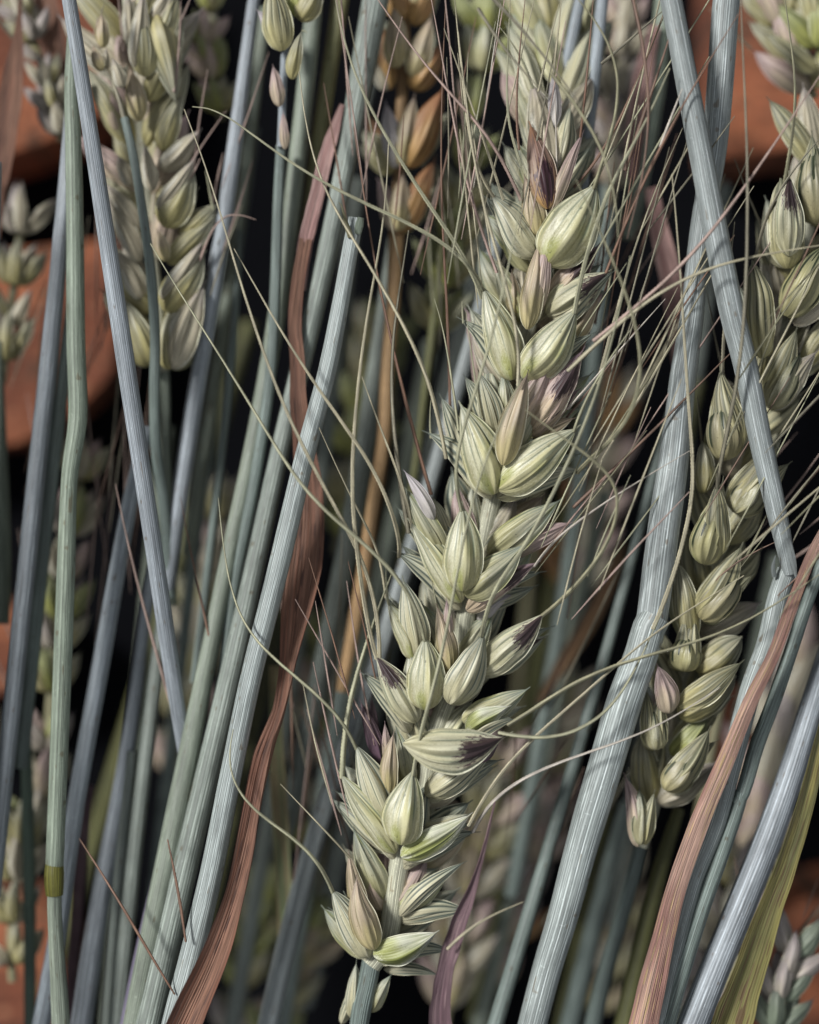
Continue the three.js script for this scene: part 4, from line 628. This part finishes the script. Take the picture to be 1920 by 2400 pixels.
// --- blurred ears deeper in the pile
function loose(name, label, pts, half, n, mats, H, seed, o = {}) {
  return ear(name, label, 'ears deeper in the pile', H, { pts, w: [18, 20, 20], h: [H, H], mat: o.rm ?? 'straw' }, spikelets(pts, half, n, mats, H, seed, o));
}
loose('wheat_ear', 'blurred green ear behind the crowd of upper bristles', [[1150, 40], [1120, 220], [1085, 420], [1040, 700], [1010, 830]], 66, 8, ['k', 'h', 'k', 'c'], 10, 401, { awns: 0.6 });
loose('wheat_ear', 'small pale ear over the dark gap beside the blue stalk', [[52, 500], [40, 620], [20, 760], [5, 900]], 60, 4, ['h', 'i', 'm'], 9, 402, { awns: 0.9, awn: 'p' });
loose('wheat_ear', 'blurred ear behind the knotted green stalk', [[190, 1080], [160, 1300], [130, 1520], [110, 1750], [90, 2000]], 60, 9, ['h', 'i', 'p', 'm', 'k'], 7, 403, { awns: 0.7, awn: 'p' });
loose('wheat_ear', 'plump pale ear low beside the dark green blade', [[50, 1950], [40, 2060], [25, 2200], [30, 2300]], 62, 4, ['h', 'i', 'h'], 10, 404, { awns: 0.5, awn: 'd' });
loose('wheat_ear', 'thin grey ear above the terracotta brick', [[40, 10], [85, 110], [120, 230], [145, 330]], 44, 6, ['i', 'h', 'm'], 14, 405, { awns: 0.3 });
loose('wheat_ear', 'pinkish green ear under the foot of the big ear', [[1175, 1780], [1130, 1950], [1090, 2120], [1060, 2300], [1040, 2420]], 76, 7, ['h', 'p', 'y', 'i'], -4, 406, { awns: 0.5, awn: 'p' });
loose('wheat_ear', 'dusky pink ear between the jointed and lavender stalks', [[1890, 1500], [1850, 1640], [1800, 1800], [1760, 1960], [1720, 2090]], 92, 6, ['m', 'p', 'i'], -6, 407, { awns: 0.3, awn: 'b' });
loose('wheat_ear', 'grey ear low between the jointed stalk and yellow leaf', [[1740, 2040], [1690, 2200], [1650, 2330], [1620, 2440]], 80, 5, ['m', 'i', 'h'], 4, 408);
loose('wheat_ear', 'dark green tipped small ear on the bare terracotta', [[1862, 2210], [1842, 2290], [1822, 2370], [1806, 2450]], 62, 4, ['n', 'n', 'm'], 22, 409, { awns: 1, awn: 'b' });
loose('wheat_ear', 'yellow ear beside the mottled leaf', [[740, 2150], [690, 2260], [650, 2380], [630, 2460]], 62, 5, ['h', 'k', 'y'], -12, 410, { awns: 0.5 });
loose('wheat_ear', 'olive green ear under the long brown leaf', [[640, 2080], [590, 2210], [560, 2330], [540, 2440]], 58, 5, ['k', 'h', 'm'], -14, 411);
loose('wheat_ear', 'small olive ear behind the yellow green ear', [[500, 10], [480, 100], [500, 190], [520, 280]], 46, 5, ['k', 'h', 'p'], 8, 412, { awns: 0.5, awn: 'p' });
loose('wheat_ear', 'grey green ear above the striped husks', [[1790, -30], [1830, 60], [1870, 140], [1910, 230]], 78, 4, ['h', 'p', 'm'], 16, 413, { awns: 0.5, awn: 'd' });
loose('wheat_ear', 'pale green ear at the edge of the sheathed stalk top', [[1900, -40], [1915, 90], [1930, 210]], 84, 4, ['k', 'h', 'f'], 18, 414);
loose('wheat_ear', 'beige ear under the blue stalk and the slanting bristles', [[1470, 20], [1450, 160], [1440, 320], [1430, 480]], 54, 6, ['m', 'i', 'p'], 0, 415, { awns: 0.4, awn: 'b' });
loose('wheat_ear', 'pinkish brown ear below the sheathed stalk', [[1290, 1900], [1240, 2060], [1200, 2200], [1180, 2330]], 58, 5, ['p', 'm', 'o'], -20, 416);

loose('wheat_ear', 'olive ear deep behind the tan stalk', [[900, 760], [860, 930], [820, 1120], [790, 1300]], 64, 6, ['k', 'h', 'k'], -22, 421);
loose('wheat_ear', 'beige ear deep under the broad sage stalk', [[520, 1180], [480, 1400], [430, 1640], [400, 1850]], 64, 7, ['i', 'h', 'p'], -26, 422);
loose('wheat_ear', 'brownish ear deep beside the looped bristle', [[1440, 900], [1410, 1080], [1370, 1260], [1330, 1440]], 66, 6, ['p', 'i', 'o'], -24, 423);
loose('wheat_ear', 'green ear deep beside the mottled leaf', [[780, 1480], [740, 1650], [690, 1850], [650, 2020]], 64, 6, ['k', 'i', 'p'], -26, 424);
loose('wheat_ear', 'beige ear deep beneath the slender teal stalk', [[1330, 1620], [1290, 1760], [1250, 1900], [1220, 2010]], 62, 5, ['i', 'p', 'h'], -28, 425);
loose('wheat_ear', 'yellow ear deep beside the olive stalk', [[1480, 2040], [1450, 2160], [1410, 2290], [1380, 2420]], 62, 5, ['h', 'i', 'y'], -28, 426);

// ------------------------------------------------------------------ loose awns
function awn(label, pts, w, h, m, grp) { const c = track(pts, h); single('awn', awnGeo(pts, w, h), AM[m], c.getPointAt(1), label, 'awn', grp); }
const LO = 'loose bristles over the stalks', HUE = { g: 'greenish', c: 'cream', p: 'pinkish', r: 'rusty', d: 'drab', w: 'whitish', o: 'olive', b: 'brown' };
awn('rusty broken bristle lying over the lavender grey stalk', [[186, 1965], [236, 2045], [289, 2120], [330, 2195], [360, 2260], [410, 2331]], [2, 5, 6, 7, 6, 4], [33, 37, 38, 38], 'r', LO);
awn('short rusty bristle stub on the sage stalk', [[393, 1967], [413, 2060], [430, 2130], [436, 2208]], [3, 6, 7, 5], [37, 38, 39], 'r', LO);
awn('cream bristle lying across the purple brown leaf', [[1048, 2225], [1075, 2190], [1110, 2162], [1165, 2135], [1226, 2114]], 8, [46, 46.5, 45], 'c', LO);
awn('fine pinkish bristle under the slanting pale blue stalk', [[430, 1752], [386, 1590], [352, 1486], [315, 1338], [289, 1245], [271, 1134]], 9, [27, 29, 30], 'p', LO);
awn('fine red bristle beside the foot of the leaning blue stalk', [[490, 1490], [445, 1301], [430, 1210], [423, 1164]], 6, [30, 29], 'r', LO);
awn('long rusty bristle passing between the tan stalk and big ear', [[1011, 1160], [985, 1075], [963, 993], [944, 911], [922, 822], [892, 686], [870, 594], [859, 501], [844, 371], [829, 297]], 9, [34, 35, 36, 34], 'r', LO);
awn('bristle resting along the edge of the sheathed stalk', [[1530, 1475], [1547, 1449], [1577, 1357], [1603, 1282], [1616, 1201], [1632, 1152], [1629, 1097], [1618, 985], [1605, 911], [1608, 800], [1595, 631], [1588, 519], [1575, 408]], 11, [40, 41, 41, 42, 43], 'c', LO);
awn('brown bristle crossing both ribbed stalks', [[1390, 800], [1465, 742], [1503, 709], [1603, 627], [1636, 586], [1707, 497], [1762, 416], [1818, 334], [1874, 252], [1930, 165]], 11, [43, 45, 46, 46], 'p', LO);
awn('pale green bristle crossing the ribbed stalks to the striped ear', [[1330, 870], [1420, 780], [1470, 737], [1540, 686], [1603, 646], [1670, 620], [1744, 601], [1837, 588], [1930, 574]], 11, [42, 45, 46, 45], 'c', LO);
awn('brown blurred bristle slanting behind the looped one', [[1343, 1190], [1447, 1104], [1595, 941], [1684, 856], [1740, 800]], 9, [36, 38, 38, 36], 'b', LO);
const FB = 'fine bristles crowded round the big ear';
for (const [pts, w, h, m] of [
  [[[1465, 400], [1503, 278], [1540, 178], [1573, 93], [1602, -20]], 9, [40, 43], 'b'], [[[1420, 640], [1450, 560], [1480, 480], [1547, 341], [1595, 252], [1632, 182], [1733, 30]], 8, [40, 44, 45], 'r'],
  [[[1547, 345], [1575, 270], [1599, 208]], 8, [43, 44], 'w'], [[[1222, 388], [1202, 329], [1187, 293], [1182, 242], [1187, 179], [1197, -20]], 7, [40, 41], 'g'], [[[1217, 352], [1210, 306], [1203, 230], [1212, 158], [1233, -20]], 6, [40, 41], 'r'],
  [[[1165, 640], [1130, 549], [1096, 464], [1070, 334], [1052, 223], [1033, 104], [1008, -20]], 8, [38, 40, 40], 'p'], [[[1057, 1040], [1057, 800], [1048, 705], [1039, 594], [1033, 482], [1030, 334], [1033, 186], [1046, -20]], 7, [34, 37, 39], 'r'],
  [[[1180, 470], [1152, 371], [1122, 289], [1085, 193], [1041, 67]], 7, [39, 41], 'c'], [[[1214, 905], [1227, 855], [1219, 779], [1197, 686], [1160, 579], [1122, 464], [1104, 371], [1096, 260], [1074, 74]], 9, [42, 43, 43, 42], 'c'],
  [[[1075, 1010], [1063, 900], [1046, 800], [1034, 720], [1018, 700]], 7, [37, 38], 'g'], [[[1345, 440], [1380, 420], [1440, 340], [1500, 190], [1560, 20]], 7, [36, 38], 'r'], [[[1400, 900], [1440, 780], [1470, 600], [1520, 430], [1600, 300]], 7, [36, 40], 'c'],
  [[[1360, 830], [1420, 700], [1470, 560], [1500, 420], [1510, 260]], 6, [32, 36], 'r'], [[[1395, 760], [1400, 640], [1430, 520], [1440, 380]], 6, [30, 34], 'r'], [[[1330, 960], [1400, 880], [1470, 800], [1560, 700]], 6, [37, 40], 'w'],
  [[[1310, 1000], [1380, 920], [1440, 850], [1500, 760]], 6, [35, 39], 'b'], [[[1290, 170], [1370, 255], [1429, 344], [1462, 440], [1450, 560]], 9, [46, 48], 'o'], [[[1140, -20], [1230, 60], [1300, 150], [1370, 260]], 9, [46, 47], 'd'],
  [[[1120, 20], [1165, 110], [1230, 190], [1290, 230]], 9, [46, 47], 'd'], [[[1480, -20], [1520, 90], [1540, 260], [1540, 420], [1470, 560]], 9, [44, 46], 'b'], [[[1410, 150], [1480, 90], [1560, 20]], 8, [38, 39], 'd'],
  [[[1330, 1450], [1360, 1250], [1380, 1100], [1400, 960]], 5, [26, 30], 'r'], [[[1210, 1720], [1240, 1800], [1180, 2000]], 4, [24, 24], 'r'], [[[1128, 980], [1100, 850], [1092, 730]], 6, [37, 37], 'g'],
]) awn(`fine ${HUE[m]} bristle among the crowd around the big ear`, pts, w, h, m, FB);
const FD = 'fine bristles in the gaps';
{
  const r = rng(77);
  const spread = (place, n, x0, x1, y0, y1, h0, h1, lean, L, mats) => { for (let i = 0; i < n; i++) { const x = lerp(x0, x1, r()), y = lerp(y0, y1, r()), l = L * (0.6 + 0.8 * r()), a = lean + (r() - 0.5) * 0.5, k = (r() - 0.5) * 70, r0 = r(); const m = mats[Math.floor(r() * mats.length)]; awn(`fine ${HUE[m]} bristle in the gap ${place}`, [[x, y], [x + Math.sin(a) * l * 0.5 + k, y - Math.cos(a) * l * 0.5], [x + Math.sin(a) * l, y - Math.cos(a) * l]], [1.2, 4.2, 3.8, 2.9, 1.4].map(q => q * (0.9 + 0.5 * r0)), [lerp(h0, h1, r()), lerp(h0, h1, r())], m, FD); } };
  spread('beside the knotted green stalk', 14, 200, 330, 1150, 1550, 16, 24, 0.1, 420, ['p', 'b', 'd']);
  spread('over the terracotta under the blue stalks', 7, 20, 150, 1000, 1250, 14, 22, 0.2, 300, ['p', 'b']);
  spread('beside the foot of the big ear', 10, 640, 900, 1600, 2150, 20, 30, -0.1, 380, ['r', 'p', 'd', 'r']);
  spread('beside the slender teal stalk', 8, 1180, 1330, 1650, 2200, 16, 26, 0.35, 360, ['r', 'b', 'd']);
  spread('behind the upper husks of the big ear', 10, 1290, 1480, 500, 1000, 20, 30, 0.45, 360, ['c', 'b', 'p']);
  spread('around the snapped stalk', 8, 1720, 1900, 1000, 1350, 26, 34, 0.75, 300, ['d', 'b', 'p']);
  spread('before the blurred green ear', 8, 960, 1110, 480, 850, 18, 28, 0.1, 340, ['d', 'g', 'p']);
  spread('over the bare terracotta brick', 6, 1780, 1900, 2150, 2350, 18, 24, 0.5, 160, ['b', 'd']);
  spread('above the brown stained husk', 13, 1020, 1330, 420, 760, 34, 44, 0.02, 520, ['c', 'p', 'd', 'g', 'w']);
  spread('between the big ear and the crossing stalks', 17, 1330, 1520, 500, 1100, 30, 44, 0.4, 560, ['c', 'p', 'r', 'c', 'd', 'g']);
  spread('across the striped husks', 16, 1640, 1860, 700, 1500, 36, 46, 0.62, 420, ['d', 'g', 'o', 'c', 'b']);
  spread('among the husks at the foot of the big ear', 8, 700, 900, 1500, 2000, 34, 40, -0.35, 300, ['r', 'c', 'p']);
  spread('beside the brown and orange ear', 8, 820, 1000, 350, 700, 28, 36, 0.0, 460, ['p', 'c', 'r']);
  spread('over the bricks beside the slanting blue stalk', 14, 20, 300, 650, 1050, 8, 22, 0.15, 340, ['p', 'b', 'd', 'c']);
  spread('beside the stained husks of the big ear', 12, 1250, 1420, 900, 1500, 32, 44, 0.5, 420, ['c', 'g', 'o', 'p']);
  spread('beside the yellow green ear', 6, 420, 520, 380, 700, 24, 28, 0.2, 260, ['p', 'd']);
}

renderer.render(scene, camera);
